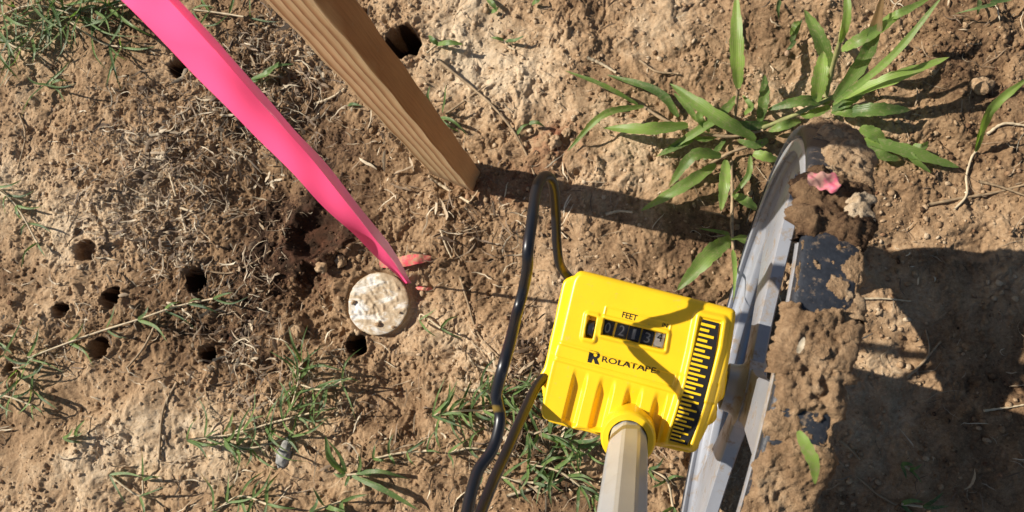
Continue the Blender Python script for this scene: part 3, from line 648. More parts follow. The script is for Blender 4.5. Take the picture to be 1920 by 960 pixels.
# ------------------------------------------------------------------ wooden stake
def stake():
    m, t, b, N, L = new_mat('stake_wood'); uv = N.new('ShaderNodeTexCoord').outputs['Object']
    A, B, C = at(806, 324)[:2], at(887, 359)[:2], at(897, 323)[:2]; B = np.array(B); e1 = np.array(A)-B; L1 = np.linalg.norm(e1); e1 /= L1; e2 = np.array([e1[1], -e1[0]])
    if e2@(np.array(C)-B) < 0: e2 = -e2
    mp = N.new('ShaderNodeMapping'); L.new(uv, mp.inputs[0]); mp.inputs['Rotation'].default_value = (0, 0, -math.atan2(e1[1], e1[0]))
    m2 = N.new('ShaderNodeMapping'); L.new(mp.outputs[0], m2.inputs[0]); m2.inputs['Scale'].default_value = (1, .5, .07); m2.inputs['Location'].default_value = (.011, 0, .02)
    w = N.new('ShaderNodeTexWave'); w.wave_type = 'BANDS'; w.bands_direction = 'X'; w.wave_profile = 'SAW'; w.inputs['Scale'].default_value = 33; w.inputs['Distortion'].default_value = 7.5; w.inputs['Detail'].default_value = 1.5; w.inputs['Detail Scale'].default_value = .42; w.inputs['Detail Roughness'].default_value = .35; L.new(m2.outputs[0], w.inputs['Vector'])
    mp = m2
    c = ramp(N, [(0, (.82, .63, .40)), (.45, (.77, .56, .34)), (.70, (.60, .36, .19)), (.93, (.36, .17, .08)), (1, (.66, .47, .28))]); L.new(w.outputs['Fac'], c.inputs[0])
    g = tex(N, L, 18, 4, .6, mp.outputs[0]); gc = ramp(N, [(.35, (.78, .82, .70)), (.7, (1.12, 1.05, .98))]); L.new(g.outputs['Fac'], gc.inputs[0])
    c2 = mixc(N, L, 1., c.outputs[0], gc.outputs[0], 'MULTIPLY')
    fm = N.new('ShaderNodeMapping'); L.new(uv, fm.inputs[0]); fm.inputs['Scale'].default_value = (1, 1, .03); fn = tex(N, L, 1400, 3, .6, fm.outputs[0]); fr = ramp(N, [(.3, (.84, .84, .84)), (.7, (1.1, 1.1, 1.1))]); L.new(fn.outputs['Fac'], fr.inputs[0])
    c3 = mixc(N, L, 1., c2, fr.outputs[0], 'MULTIPLY'); sx = N.new('ShaderNodeSeparateXYZ'); L.new(uv, sx.inputs[0]); dn = tex(N, L, 90, 5, .7, uv); dz_ = math_n(N, L, 'ADD', sx.outputs[2], math_n(N, L, 'MULTIPLY', math_n(N, L, 'SUBTRACT', dn.outputs['Fac'], .5), -.05))
    dr_ = N.new('ShaderNodeMapRange'); L.new(dz_, dr_.inputs[0]); dr_.inputs[1].default_value = .004; dr_.inputs[2].default_value = .022; dr_.inputs[3].default_value = .75; dr_.inputs[4].default_value = 0
    sp_ = tex(N, L, 130, 6, .75, uv); sr_ = ramp(N, [(.60, (0, 0, 0)), (.70, (.5, .5, .5))]); L.new(sp_.outputs['Fac'], sr_.inputs[0])
    c3 = mixc(N, L, dr_.outputs[0], c3, (.30, .19, .11)); c3 = mixc(N, L, sr_.outputs[0], c3, (.34, .23, .13)); L.new(c3, b.inputs['Base Color']); b.inputs['Roughness'].default_value = .72; b.inputs['Specular IOR Level'].default_value = .3
    bp = N.new('ShaderNodeBump'); bp.inputs['Strength'].default_value = .5; bp.inputs['Distance'].default_value = .0005; L.new(math_n(N, L, 'ADD', fn.outputs['Fac'], w.outputs['Fac']), bp.inputs['Height']); L.new(bp.outputs[0], b.inputs['Normal'])
    L2 = .0178; q = [B, B+e1*L1, B+e1*L1+e2*L2, B+e2*L2]; c0 = sum(q)/4
    n = 60; V = []; zs = np.linspace(-.09, .62, n)
    for i, z in enumerate(zs):
        s = 1+.012*math.sin(i*.7); 
        taper = min(1, max(.15, (z+.09)/.07)) if z < -.02 else 1
        for k, p in enumerate(q):
            d = (p-c0)*taper; off = .0003*math.sin(i*1.3+k*2); V.append((d[0]+off, d[1]+off, z))
    Fs = [tuple(f) for f in grid_faces(n, 4, 0, True)]+[(3, 2, 1, 0), tuple((n-1)*4+k for k in range(4))]
    o = mesh_py('wooden_stake', V, Fs, m, bevel=.0011); o.location = (c0[0], c0[1], 0)
    tag(o, 'square cut pale wooden survey stake driven into the soil, rising out of the top edge', 'stake')
stake()

# ------------------------------------------------------------------ pink flagging tape
def tape():
    m, t, b, N, L = new_mat('pink_tape'); geo = N.new('ShaderNodeNewGeometry').outputs['Position']
    n = tex(N, L, 35, 4, .5, geo); r = ramp(N, [(.3, (.92, .08, .22)), (.7, (.96, .12, .28))]); L.new(n.outputs['Fac'], r.inputs[0]); L.new(r.outputs[0], b.inputs['Base Color'])
    b.inputs['Roughness'].default_value = .42; b.inputs['Specular IOR Level'].default_value = .4; tr = N.new('ShaderNodeBsdfTranslucent'); tr.inputs[0].default_value = (1.0, .11, .29, 1)
    mx = N.new('ShaderNodeMixShader'); mx.inputs[0].default_value = .80; L.new(b.outputs[0], mx.inputs[1]); L.new(tr.outputs[0], mx.inputs[2]); L.new(mx.outputs[0], N['Material Output'].inputs[0])
    nb = tex(N, L, 110, 5, .6, geo); bp = N.new('ShaderNodeBump'); bp.inputs['Strength'].default_value = .4; bp.inputs['Distance'].default_value = .0016; L.new(nb.outputs['Fac'], bp.inputs['Height']); L.new(bp.outputs[0], b.inputs['Normal'])
    md, t2, b2, N2, L2 = new_mat('muddy_pink_tape'); g2 = N2.new('ShaderNodeNewGeometry').outputs['Position']; n2 = tex(N2, L2, 190, 6, .7, g2)
    r2 = ramp(N2, [(.42, (.80, .10, .13)), (.52, (.62, .22, .15)), (.62, (.42, .28, .16))]); L2.new(n2.outputs['Fac'], r2.inputs[0]); L2.new(r2.outputs[0], b2.inputs['Base Color']); b2.inputs['Roughness'].default_value = .7
    mf = plain_mat('pink_tape_fold_lit', (.98, .27, .44), .4, .5, 0, .03, 60, .0002, 400)  # same tape in a paler pink: sunlight on the lip painted into the colour
    base = G(766, 530); root = empty('flagging_tape', base); tag(root, 'bright pink plastic flagging tape stretching up from the soil beside the survey cap', 'tape')
    Lp = np.array([(110, -140), (180, -50), (228, 0), (287, 59), (374, 150), (457, 234), (537, 313), (600, 381), (605, 384), (664, 441), (712, 488), (745, 518), (760, 534)], float)
    Rp = np.array([(215, -140), (285, -50), (335, 0), (398, 67), (480, 160), (548, 238), (610, 305), (669, 380), (675, 384), (725, 452), (750, 489), (764, 518), (771, 530)], float)
    Lp = np.delete(Lp, 8, 0); Rp = np.delete(Rp, 8, 0)
    mid = (Lp+Rp)/2; top = at(mid[0][0], mid[0][1], .42); ts = np.linspace(0, 1, 900); ln = base[None]*(1-ts[:, None])+top[None]*ts[:, None]; ln[:, 2] += .012*np.sin(ts*np.pi)
    pj = proj(ln); zz = [float(ln[np.argmin(((pj-q)**2).sum(1)), 2]) for q in mid]; zz[-1] = float(base[2])+.001
    dl = [.011*min(1, np.linalg.norm(q-p)/105)*min(1, z/.012) for p, q, z in zip(Lp, Rp, zz)]
    A = np.array([at(*p, z+d) for p, z, d in zip(Lp, zz, dl)]); B = np.array([at(*p, z-d) for p, z, d in zip(Rp, zz, dl)])
    n = 120; A, B = spline(A, n), spline(B, n); k = np.linspace(0, 1, n); f0 = .80-.20*sstep(.35, .95, k); VA, VB = [], []; m_ = 11
    gap = np.linalg.norm(B-A, axis=1); Z1 = np.array([0, 0, 1.])
    for i in range(n):
        T = (A[min(i+1, n-1)]-A[max(i-1, 0)]); w = B[i]-A[i]; N_ = np.cross(w, T); N_ /= np.linalg.norm(N_)+1e-9
        if N_[2] < 0: N_ = -N_
        cr = A[i]+w*f0[i]; rise = .55*gap[i]*min(1, (1-k[i])*6)
        d = ROT@np.array([0, 0, 1.]); ray = (EYE-B[i]); ray /= np.linalg.norm(ray); R_ = B[i]+ray*rise          # the folded lip stands up towards the light
        for j in range(m_):
            s = j/(m_-1); VA.append(A[i]+(cr-A[i])*s+N_*gap[i]*(.05*math.sin(s*math.pi)*math.sin(k[i]*9+1)+.018*math.sin(k[i]*41+s*4)+.07*math.sin(s*8+k[i]*5)*sstep(.8, 1., k[i])))
        for j in range(6):
            s = j/5; VB.append(cr+(R_-cr)*s+N_*gap[i]*.02*math.sin(s*3+k[i]*37))
    adopt(mesh_np('tape_strip', np.array(VA), grid_faces(n, m_), m), root)
    adopt(mesh_np('folded_edge', np.array(VB), grid_faces(n, 6), mf), root)
    # half-buried tail around the base
    def tail(P, wpx):
        C = spline(np.array([G(*p) for p in P]), 16); V = []
        for i, c in enumerate(C):
            T = C[min(i+1, 15)]-C[max(0, i-1)]; S = np.cross(T, (0, 0, 1)); S /= np.linalg.norm(S); w = wpx/F*H*(math.sin(math.pi*(.15+.8*i/15)))**.5
            for j in range(5): s = -.5+j/4; V.append(c+S*w*s+np.array([0, 0, .0012*math.cos(s*3)+.0006*math.sin(i*1.7+j)]))
        return mesh_np('buried_tail', np.array(V), grid_faces(16, 5), md)
    adopt(tail([(712, 494, .0045), (745, 492, .006), (780, 486, .006), (808, 484, .003)], 22), root)
    adopt(tail([(780, 540, .001), (796, 541, .002), (812, 542, .0)], 8), root)
tape()

# ------------------------------------------------------------------ measuring wheel
CX, CY, PSI, RW, WW = .06138682, .00063358, .25665931, .15251309, .0229
nrm = np.array([math.cos(PSI), -math.sin(PSI), 0]); fwd = np.array([math.sin(PSI), math.cos(PSI), 0]); upv = np.array([0, 0, 1.])
WC = np.array([CX, CY, RW])
WROOT = empty('measuring_wheel', (CX, CY, 0)); tag(WROOT, 'yellow surveyor measuring wheel with counter box, wire stand, pale handle and mud caked tyre', 'measuring wheel')
def wp(th, r, a): return WC+a*nrm+r*(math.cos(th)*upv+math.sin(th)*fwd)
def lathe_ring(name, prof, mat, parent, n=260, close=True):
    th = np.linspace(0, 2*np.pi, n, endpoint=False); P = np.array(prof); V = np.concatenate([WC[None]+P[:, 1:2]*nrm+P[:, :1]*(math.cos(t)*upv+math.sin(t)*fwd)[None] for t in th])
    k = len(prof); i = np.arange(n)[:, None]; j = np.arange(k if close else k-1)[None]; j2 = (j+1) % k; i2 = (i+1) % n
    Fq = np.stack([i*k+j, i*k+j2, i2*k+j2, i2*k+j], -1).reshape(-1, 4); o = mesh_np(name, V, Fq, mat); return adopt(o, parent)
mm = .001
rim = [(146.2, -11.2), (146.2, 11.2), (140, 11.6), (138, 11.6), (137.4, 10.6), (139, 9.2), (138.2, 7), (133, 4.2), (129.5, 3.2), (128.3, 2.4), (128.3, -2.4), (129.5, -3.2), (136, -4.6), (139.2, -5.4), (139.6, -9.2), (137.6, -10.4), (138, -11.6), (140, -11.6)]
rim = [(r*mm, a*mm) for r, a in rim]
def smooth_prof(P, it=2):
    for _ in range(it):
        Q = []
        for i in range(len(P)):
            p, q = P[i], P[(i+1) % len(P)]; Q += [(p[0]*.78+q[0]*.22, p[1]*.78+q[1]*.22), (p[0]*.22+q[0]*.78, p[1]*.22+q[1]*.78)]
        P = Q
    return P
rimo = lathe_ring('wheel_rim', smooth_prof(rim), RIM, WROOT)
tyre = [(145.8, -11.6), (150.2, -11.9), (152.2, -10.4), (152.8, -6), (153.0, 0), (152.8, 6), (152.2, 10.4), (150.2, 11.9), (145.8, 11.6), (145.9, 0)]
lathe_ring('tyre', smooth_prof([(r*mm, a*mm) for r, a in tyre], 1), RUBBER, rimo)
# spokes: planks with flared ends lying in the wheel's plane
def spoke(th0, ws, thick):
    n = 26; V = []; rs = np.linspace(.008, .1295, n); wr = np.interp(rs, [p[0]*mm for p in ws], [p[1]*mm for p in ws])
    sd = math.cos(th0)*fwd-math.sin(th0)*upv; rd = math.cos(th0)*upv+math.sin(th0)*fwd
    prof = [(-1, -.8), (-.92, -1), (.92, -1), (1, -.8), (1, .8), (.92, 1), (-.92, 1), (-1, .8)]
    for r, w in zip(rs, wr):
        for s, a in prof: V.append(WC+rd*r+sd*w*s+nrm*a*thick*.5)
    Fs = [tuple(f) for f in grid_faces(n, 8, 0, True)]+[tuple(range(8))[::-1], tuple((n-1)*8+k for k in range(8))]
    o = mesh_py('spoke', V, Fs, RIM); adopt(o, rimo)
    for p in o.data.polygons: p.use_smooth = True
    m = o.modifiers.new('e', 'EDGE_SPLIT'); m.split_angle = math.radians(40)
for th0, tk in ((-17, .0074), (103, .0080), (-137, .0086)):
    spoke(math.radians(th0 if th0 != -17 else -9), [(8, 15), (22, 13), (34, 13.2), (48, 16), (70, 22.5), (100, 32), (122, 39), (130, 46)] if th0 != -17 else [(8, 16), (24, 14), (40, 14), (70, 16.5), (100, 18.5), (122, 20), (130, 24)], tk)
def ncyl(name, c, ax, prof, mat, parent, k=48, smooth=True):
    """prof = [(distance along the axis, radius)]"""
    ax = ax/np.linalg.norm(ax); s = np.cross(ax, (0, 0, 1.)) if abs(ax[2]) < .95 else np.cross(ax, (1., 0, 0)); s /= np.linalg.norm(s); u = np.cross(ax, s); V = []
    for d, r in prof:
        for a in np.arange(k)*2*np.pi/k: V.append(c+ax*d+r*(math.cos(a)*s+math.sin(a)*u))
    Fs = [tuple(f) for f in grid_faces(len(prof), k, 0, True)]+[tuple(range(k))[::-1], tuple((len(prof)-1)*k+i for i in range(k))]
    o = mesh_py(name, V, Fs, mat); adopt(o, parent)
    if smooth:
        for p in o.data.polygons: p.use_smooth = True
        m = o.modifiers.new('e', 'EDGE_SPLIT'); m.split_angle = math.radians(42)
    return o
ncyl('hub', WC-nrm*.0145, nrm, [(0, .0120), (.0008, .0136), (.0055, .0140), (.0080, .0150), (.0098, .0180), (.0100, .0205), (.0190, .0205), (.0200, .0185)], RIM, rimo)
ncyl('axle_bolt', WC-nrm*.030, nrm, [(0, .0042), (.0095, .0042), (.0096, .0062), (.0154, .0062)], BOLT, rimo, 6)

# mud caked on the tyre
MUD = soil_mat('caked_mud'); MUD.node_tree.nodes['Bump'].inputs['Distance'].default_value = .0022; MUD.node_tree.nodes['Bump'].inputs['Strength'].default_value = 1.0
def mud(th_a, th_b, s_a, s_b, thick, seed, dry, thr=.0, left_bulge=0, right_bulge=0):
    a0, a1 = math.radians(th_a), math.radians(th_b); nth = max(30, int((a1-a0)*.153/.0007)); ns = 64
    th, s = np.meshgrid(np.linspace(a0, a1, nth), np.linspace(-1, 1, ns), indexing='ij'); hw = .0119; side = .007
    Ltot = hw+side; p = s*Ltot; a = np.clip(p, -hw, hw); over = np.clip(np.abs(p)-hw, 0, None); r = .1527-over
    # outward direction in the section: radial on the tread, sideways on the walls
    k = sstep(hw*.72, hw*1.25, np.abs(p)); da = np.sign(p)*k; dr = 1-k*.85
    X_ = th*.153; Y_ = p
    cen = (s_a+s_b)/2; half = (s_b-s_a)/2; u = (th-(a0+a1)/2)/((a1-a0)/2)
    edge = np.minimum((1-np.abs(u))*(a1-a0)*.5*.153/.006, (half-np.abs(s-cen))*Ltot/.0035)
    edge = np.minimum(edge, 1.15)+1.3*fbm(X_+seed, Y_, .014, 4, seed)+.4*fbm(X_+seed, Y_, .004, 3, seed+3)-thr
    body = sstep(0, 1.1, edge)
    b, s2, v = worley(X_, Y_, .006, seed+1); b3, s3, v3 = worley(X_, Y_, .0022, seed+2)
    h = body*(thick*(.62+.45*fbm(X_, Y_, .024, 3, seed+4))+.0016*fbm(X_, Y_, .009, 5, seed+5, .68)+.0008*np.clip((s2-b)*1.8, 0, 1)*v+.0009*np.clip((s3-b3)*2, 0, 1)*v3)-.0012*(1-sstep(-.2, .3, edge))
    h = np.where(edge > 0, np.maximum(h, .0003), h)
    h = h+body*(left_bulge*sstep(.2, .9, -s)+right_bulge*sstep(.2, .9, s))*(.6+.6*fbm(X_, Y_, .012, 3, seed+8))
    r = r+h*dr; a = a+h*da
    V = WC[None, None]+a[..., None]*nrm+r[..., None]*(np.cos(th)[..., None]*upv+np.sin(th)[..., None]*fwd)
    Fq = grid_faces(nth, ns); keep = (edge.ravel()[Fq].max(1) > -.25); Fq = Fq[keep]
    o = mesh_np('mud_cake', V.reshape(-1, 3), Fq, MUD, attrs={'dry': dry+.18*fbm(X_, Y_, .02, 3, seed+6).ravel(), 'red': 0*X_.ravel()}); adopt(o, rimo); return o
mud(36, 100, -.35, 1.2, .0052, 11, .55, left_bulge=.0)
mud(24, 39, -1.0, 1.2, .0052, 23, .10, left_bulge=.0035, right_bulge=.0025)
mud(28, 35, .15, .75, .0080, 27, 1.0)
mud(12, 24, .55, 1.2, .0030, 31, .45, right_bulge=.001)
mud(1.5, 12.5, -.95, .95, .0052, 47, .42, thr=-.3, left_bulge=.0018)
mud(-3.5, 4, -.60, .95, .0048, 49, .44)
mud(3, 13, .35, 1.2, .0045, 53, .45)
mud(-6.5, -2.5, -.2, .9, .0007, 59, .4, thr=.25)
mud(-30, -6.5, -.62, 1.1, .0046, 61, .46, thr=-.35, left_bulge=.0, right_bulge=.001)
mud(10, 27, -.98, 1.1, .0012, 71, .45, thr=1.75); mud(12, 24, -.9, .9, .0005, 77, .5, thr=1.95); mud(-9, -1, -.9, 1.0, .0006, 78, .5, thr=1.2)
for k in range(4):      # splashes of dried mud on the bare rubber
    th = random.uniform(11, 26); s = random.uniform(-.75, .9); r = random.uniform(.0008, .0028)
    if k > 2: th = random.uniform(-6.5, -3)
    c = wp(math.radians(th), .1532, s*.0115); V = LB*r*RNG.uniform(.6, 1.4, (12, 1)); rd = math.cos(math.radians(th))*upv+math.sin(math.radians(th))*fwd
    V = V*RNG.uniform(.6, 1.5, (1, 3)); V = V-rd[None]*(V@rd)[:, None]*.72+c; o = mesh_np('mud_spot', V, LF, MUD, smooth=False, attrs={'dry': np.full(12, .55), 'red': np.zeros(12)}); adopt(o, rimo)

# things stuck in the mud
def loose_leaf(name, label, cat, P, w, mat, tone=.6, dead=0, **kw):
    V, Fq, U = leaf_arrays(np.array(P), w, 18, 5, kw.get('fold', .3), kw.get('twist', 0), .08, kw.get('roll', 0)); o = mesh_np(name, V, Fq, mat, attrs={'tone': np.full(len(V), tone), 'dead': np.full(len(V), dead)}, uv=U)
    c = Vector(P[0]); o.data.transform(Matrix.Translation(-c)); o.location = c; return tag(o, label, cat)
loose_leaf('grass_fragment', 'short bright green blade stuck in the mud low on the tyre', 'grass', [at(1497, 808, .316), at(1512, 838, .317), at(1526, 870, .316), at(1528, 908, .311)], .0045, BROAD, .85, fold=.15)
loose_leaf('straw_piece', 'pale straw chip pressed into the big mud cake on the tyre', 'straw', [at(1496, 662, .315), at(1502, 648, .318), at(1508, 632, .317)], .0022, STRAW, .9, fold=.2)
PINKM = plain_mat('muddy_pink', (.60, .13, .19), .5, .4, 0, .3, 200, .0006, 500, .9, (.36, .22, .17), 130, .46)
def scrap():
    P0 = at(1512, 336, .287); e1 = at(1574, 350, .287)-P0; e2 = at(1535, 370, .286)-at(1540, 330, .290); V = []
    n, m_ = 24, 16
    for i in range(n):
        for j in range(m_):
            u, v = i/(n-1), j/(m_-1)-.5; w = (.25+.60*math.sin(math.pi*min(1, u*.62+.1))+.12*math.sin(u*19))*(1-.9*sstep(.9, 1., u)); V.append(P0+e1*u+e2*v*w+np.array([0, 0, .0022+.0006*math.sin(u*7+v*6)+.0004*math.sin(u*13-v*9)]))
    o = mesh_np('tape_scrap', np.array(V), grid_faces(n, m_), PINKM); c = Vector(P0); o.data.transform(Matrix.Translation(-c)); o.location = c
    tag(o, 'crumpled muddy scrap of pink tape stuck near the top of the tyre', 'tape scrap')
scrap()
stick_o = None

# ------------------------------------------------------------------ the yellow counter box
TAU = math.radians(6); FN = upv*math.cos(TAU)-fwd*math.sin(TAU); FU = nrm; FV = np.cross(FN, FU); FO = at(1200, 680, .214)
def face(px, py, dz=0.0):
    O = FO+FN*dz; p = plane_hit(px, py, O, FN)-O; return np.array([p@FU, p@FV])
def f3(uv, h=0.0): uv = np.asarray(uv); return FO+uv[..., :1]*FU+uv[..., 1:2]*FV+np.asarray(h)[..., None]*FN
def sdf_poly(x, y, P):
    P = np.asarray(P); d = np.full(x.shape, 1e9); ins = np.zeros(x.shape, bool); gx_ = np.zeros(x.shape); gy_ = np.zeros(x.shape)
    for i in range(len(P)):
        a, b = P[i], P[(i+1) % len(P)]; e = b-a; t = np.clip(((x-a[0])*e[0]+(y-a[1])*e[1])/(e@e), 0, 1); qx, qy = a[0]+t*e[0], a[1]+t*e[1]
        dd = np.hypot(x-qx, y-qy); m = dd < d; d = np.where(m, dd, d); gx_ = np.where(m, qx, gx_); gy_ = np.where(m, qy, gy_)
        c = ((a[1] > y) != (b[1] > y)) & (x < (b[0]-a[0])*(y-a[1])/(b[1]-a[1]+1e-15)+a[0]); ins ^= c
    return np.where(ins, -d, d), gx_, gy_
def round_poly(P, it=3):
    P = [np.asarray(p, float) for p in P]
    for _ in range(it):
        Q = []
        for i in range(len(P)):
            p, q = P[i], P[(i+1) % len(P)]; l = np.linalg.norm(q-p); c = min(.25, .0016/l) if l > 0 else .25; Q += [p+(q-p)*c, q-(q-p)*c]
        P = Q
    return np.array(P)
def shell(name, poly, z0, depth, hfun, mat, parent, step=.0004, rnd=.0028):
    P = round_poly(poly); band = .0052; lo = P.min(0)-band-.001; hi = P.max(0)+band+.001
    xs, ys = np.arange(lo[0], hi[0], step), np.arange(lo[1], hi[1], step); x, y = np.meshgrid(xs, ys, indexing='ij'); sd, qx, qy = sdf_poly(x, y, P)
    ins = np.clip(-sd, 0, rnd); z = z0-(rnd-np.sqrt(np.clip(rnd**2-(rnd-ins)**2, 0, None)))
    z = z+np.where(sd < 0, hfun(x, y, -sd), 0)
    out = sd > 0; X2 = np.where(out, qx, x); Y2 = np.where(out, qy, y); z = np.where(out, z0-rnd-np.clip(sd-.0, 0, band)/band*(depth-rnd), z)
    V = f3(np.stack([X2, Y2], -1).reshape(-1, 2), z.ravel()); Fq = grid_faces(len(xs), len(ys)); keep = sd.ravel()[Fq].max(1) < band; Fq = Fq[keep]
    used = np.unique(Fq); mp = np.zeros(len(V), np.int64); mp[used] = np.arange(len(used)); V = V[used]; Fq = mp[Fq]
    o = mesh_np(name, V, Fq, mat); return adopt(o, parent)
def quad_uv(pts, dz=0): return [face(*p, dz) for p in pts]
front = quad_uv([(1086, 505), (1382, 580), (1377, 620), (1366, 690), (1348, 752), (1326, 806), (1303, 850), (1262, 838), (1240, 838), (1226, 832), (1140, 812), (1120, 814), (1098, 806), (1066, 805), (1058, 796), (1018, 788), (1012, 772), (1030, 690), (1044, 640), (1072, 520)])
WIN = quad_uv([(1133, 598), (1250, 626), (1245, 656), (1128, 627)])
LEV = quad_uv([(1104, 592), (1119, 595), (1111, 636), (1097, 632)])
LABEL = quad_uv([(1137, 575), (1258, 605), (1256, 621), (1133, 592)])
LOGO = quad_uv([(1044, 643), (1268, 702), (1262, 726), (1040, 668)])
SCL = quad_uv([(1313, 594), (1353, 603), (1346, 650), (1333, 700), (1317, 760), (1292, 836), (1252, 830), (1268, 780), (1286, 720), (1300, 660)])
ribx = [face(1087, 740)[0], face(1122, 748)[0], face(1150, 752)[0], face(1176, 758)[0], face(1203, 760)[0], face(1232, 770)[0]]
vlow = face(1150, 706)[1]; vmid = face(1150, 668)[1]
def hfront(x, y, ins):
    h = np.zeros(x.shape)
    def pocket(P, d, e=.0005, grow=0):
        sd, _, _ = sdf_poly(x, y, P); return d*(1-sstep(-e, e, sd-grow))
    # lower panel, fluted
    low = 1-sstep(-.0006, .0006, y-vlow); h = h-.0008*low
    lf = low*(x < ribx[5]+.003)
    pitch = face(1139, 745)[0]-face(1087, 735)[0]
    u = (x-ribx[0])/pitch; fr = u-np.floor(u); depth = sstep(0, .012, vlow-y)
    flute = sstep(.0, .16, fr)*(1-sstep(.52, .70, fr)); h = h-.0034*(1-flute)*depth*lf*(x > ribx[0]-.006)
    # logo band
    sd, _, _ = sdf_poly(x, y, LOGO); h = h-.0005*(1-sstep(-.0004, .0004, sd))+.0006*np.exp(-((sd)/.0004)**2)
    # raised plinth around the window with sloping shoulders, thin line round the words
    sd, _, _ = sdf_poly(x, y, WIN); h = h+.0012*(1-sstep(.001, .0028, sd)); 
    sd2, _, _ = sdf_poly(x, y, LEV); h = h+.0012*(1-sstep(.0012, .003, sd2))
    sl, _, _ = sdf_poly(x, y, LABEL); h = h+.0005*np.exp(-(sl/.00035)**2)
    # scale bank: raised rail with a recessed strip
    ss, _, _ = sdf_poly(x, y, SCL); h = h+.0028*(1-sstep(.0012, .0042, ss))-.0016*(1-sstep(-.0004, .0005, ss))
    h = h-.0042*(1-sstep(-.0003, .0003, sd))*1.0; h = h-.0046*(1-sstep(-.0003, .0003, sd2))
    # step across the middle
    h = h+.0009*sstep(-.001, .001, y-vmid)*(1-sstep(.0, .002, ss*-1+.003)) * 0.6
    return h*sstep(0, .003, ins)
HOUS = shell('counter_housing', front, 0, .026, hfront, YELLOW, WROOT)
def back(px, py): return face(px, py, -.022)
backp = [back(1056, 524), back(1080, 514), back(1372, 590), back(1362, 640), back(1356, 690), back(1366, 692), back(1358, 748), back(1346, 752), back(1344, 790), back(1322, 800), back(1308, 846), back(1290, 850), back(1240, 838), back(1180, 830), back(1060, 800), back(1024, 790), back(1012, 700), back(1020, 690)]
def hback(x, y, ins): return 0*x
bo = shell('back_shell', backp, -.020, .062, hback, YELLOW, WROOT, .0006, .002)

# counter window, digit drums, lever, scale, lettering
def inset(P, d):
    P = np.asarray(P); c = P.mean(0); return np.array([c+(p-c)*(1-d) for p in P])
def slab(name, P, h0, h1, mat, parent, bevel=0):
    P = np.asarray(P); n = len(P); V = np.vstack([f3(P, np.full(n, h0)), f3(P, np.full(n, h1))]); Fs = [tuple(range(n))[::-1], tuple(range(n, 2*n))]+[(i, (i+1) % n, n+(i+1) % n, n+i) for i in range(n)]
    o = mesh_py(name, V, Fs, mat, bevel=bevel); adopt(o, parent); return o
def lerpq(P, u, v): return (1-v)*((1-u)*P[0]+u*P[1])+v*((1-u)*P[3]+u*P[2])
slab('counter_backing', inset(WIN, -.01), -.0034, -.0030, DRUM, HOUS)
WH = plain_mat('white_drum', (.50, .49, .48), .4, .4, 0, .05)
def text(name, s, mat, parent, P, wfit, hfit, rot=0, h=.0, sx=1, bold=0, ctr=True):
    cu = bpy.data.curves.new(name, 'FONT'); cu.body = s; cu.size = 1; cu.align_x = 'CENTER'; cu.align_y = 'CENTER'; cu.offset = bold; cu.extrude = .0; cu.resolution_u = 4
    o = bpy.data.objects.new(name+'_tmp', cu); COL.objects.link(o); dg = bpy.context.evaluated_depsgraph_get(); me = bpy.data.meshes.new_from_object(o.evaluated_get(dg)); bpy.data.objects.remove(o); bpy.data.curves.remove(cu)
    co = np.array([v.co for v in me.vertices]); lo, hi = co.min(0), co.max(0); c = (lo+hi)/2; co = co-c; co[:, 0] *= wfit/(hi[0]-lo[0]); co[:, 1] *= hfit/(hi[1]-lo[1])
    cr, sr = math.cos(rot), math.sin(rot); xy = np.stack([co[:, 0]*cr-co[:, 1]*sr, co[:, 0]*sr+co[:, 1]*cr], 1)+np.asarray(P)[None]; W3 = f3(xy, np.full(len(xy), h) if h is not None else hfront(xy[:, 0], xy[:, 1], np.full(len(xy), .01))+.00007)
    for v, w in zip(me.vertices, W3): v.co = w
    me.materials.clear(); me.materials.append(mat); me.name = name; ob = bpy.data.objects.new(name, me); COL.objects.link(ob); adopt(ob, parent); return ob
Wd, Hd = np.linalg.norm(np.asarray(WIN[1])-WIN[0]), np.linalg.norm(np.asarray(WIN[3])-WIN[0])
rotw = math.atan2((WIN[1]-WIN[0])[1], (WIN[1]-WIN[0])[0])
for ch, u, v in (('0', .075, .50), ('2', .30, .46), ('1', .50, .50), ('3', .715, .52)):
    # number drum: a short barrel behind the window
    c = lerpq(WIN, u, .5); dw = Wd*.19
    V = []; k = 14
    for s in (-.5, .5):
        for i in range(k): a = math.pi*(i/(k-1)); V.append(f3(np.array([c[0]+s*dw, c[1]-Hd*.60*math.cos(a)]), np.array(-.0030+.0013*math.sin(a))))
    Fs = [(i, i+1, k+i+1, k+i) for i in range(k-1)]; o = mesh_py('number_drum', V, Fs, DRUM, smooth=True); adopt(o, HOUS)
    t_ = text('numeral', ch, WHITE, HOUS, lerpq(WIN, u, v), dw*.46 if ch != '1' else dw*.27, Hd*.66, rotw, -.00155)
c = lerpq(WIN, .905, .5); V = []; k = 14; dw = Wd*.15
for s in (-.5, .5):
    for i in range(k): a = math.pi*(i/(k-1)); V.append(f3(np.array([c[0]+s*dw, c[1]-Hd*.60*math.cos(a)]), np.array(-.0030+.0013*math.sin(a))))
o = mesh_py('inch_drum', V, [(i, i+1, k+i+1, k+i) for i in range(k-1)], WH, smooth=True); adopt(o, HOUS)
text('numeral', '4', BLACK, HOUS, lerpq(WIN, .905, .30), dw*.55, Hd*.55, rotw, -.00150); text('numeral', '5', BLACK, HOUS, lerpq(WIN, .905, .93), dw*.5, Hd*.30, rotw, -.0021)
gm, gt, gb, gN, gL = new_mat('window_lens'); gb.inputs['Base Color'].default_value = (1, 1, 1, 1); gb.inputs['Roughness'].default_value = .08; gb.inputs['Transmission Weight'].default_value = 1; gb.inputs['IOR'].default_value = 1.08; gb.inputs['Specular IOR Level'].default_value = .9
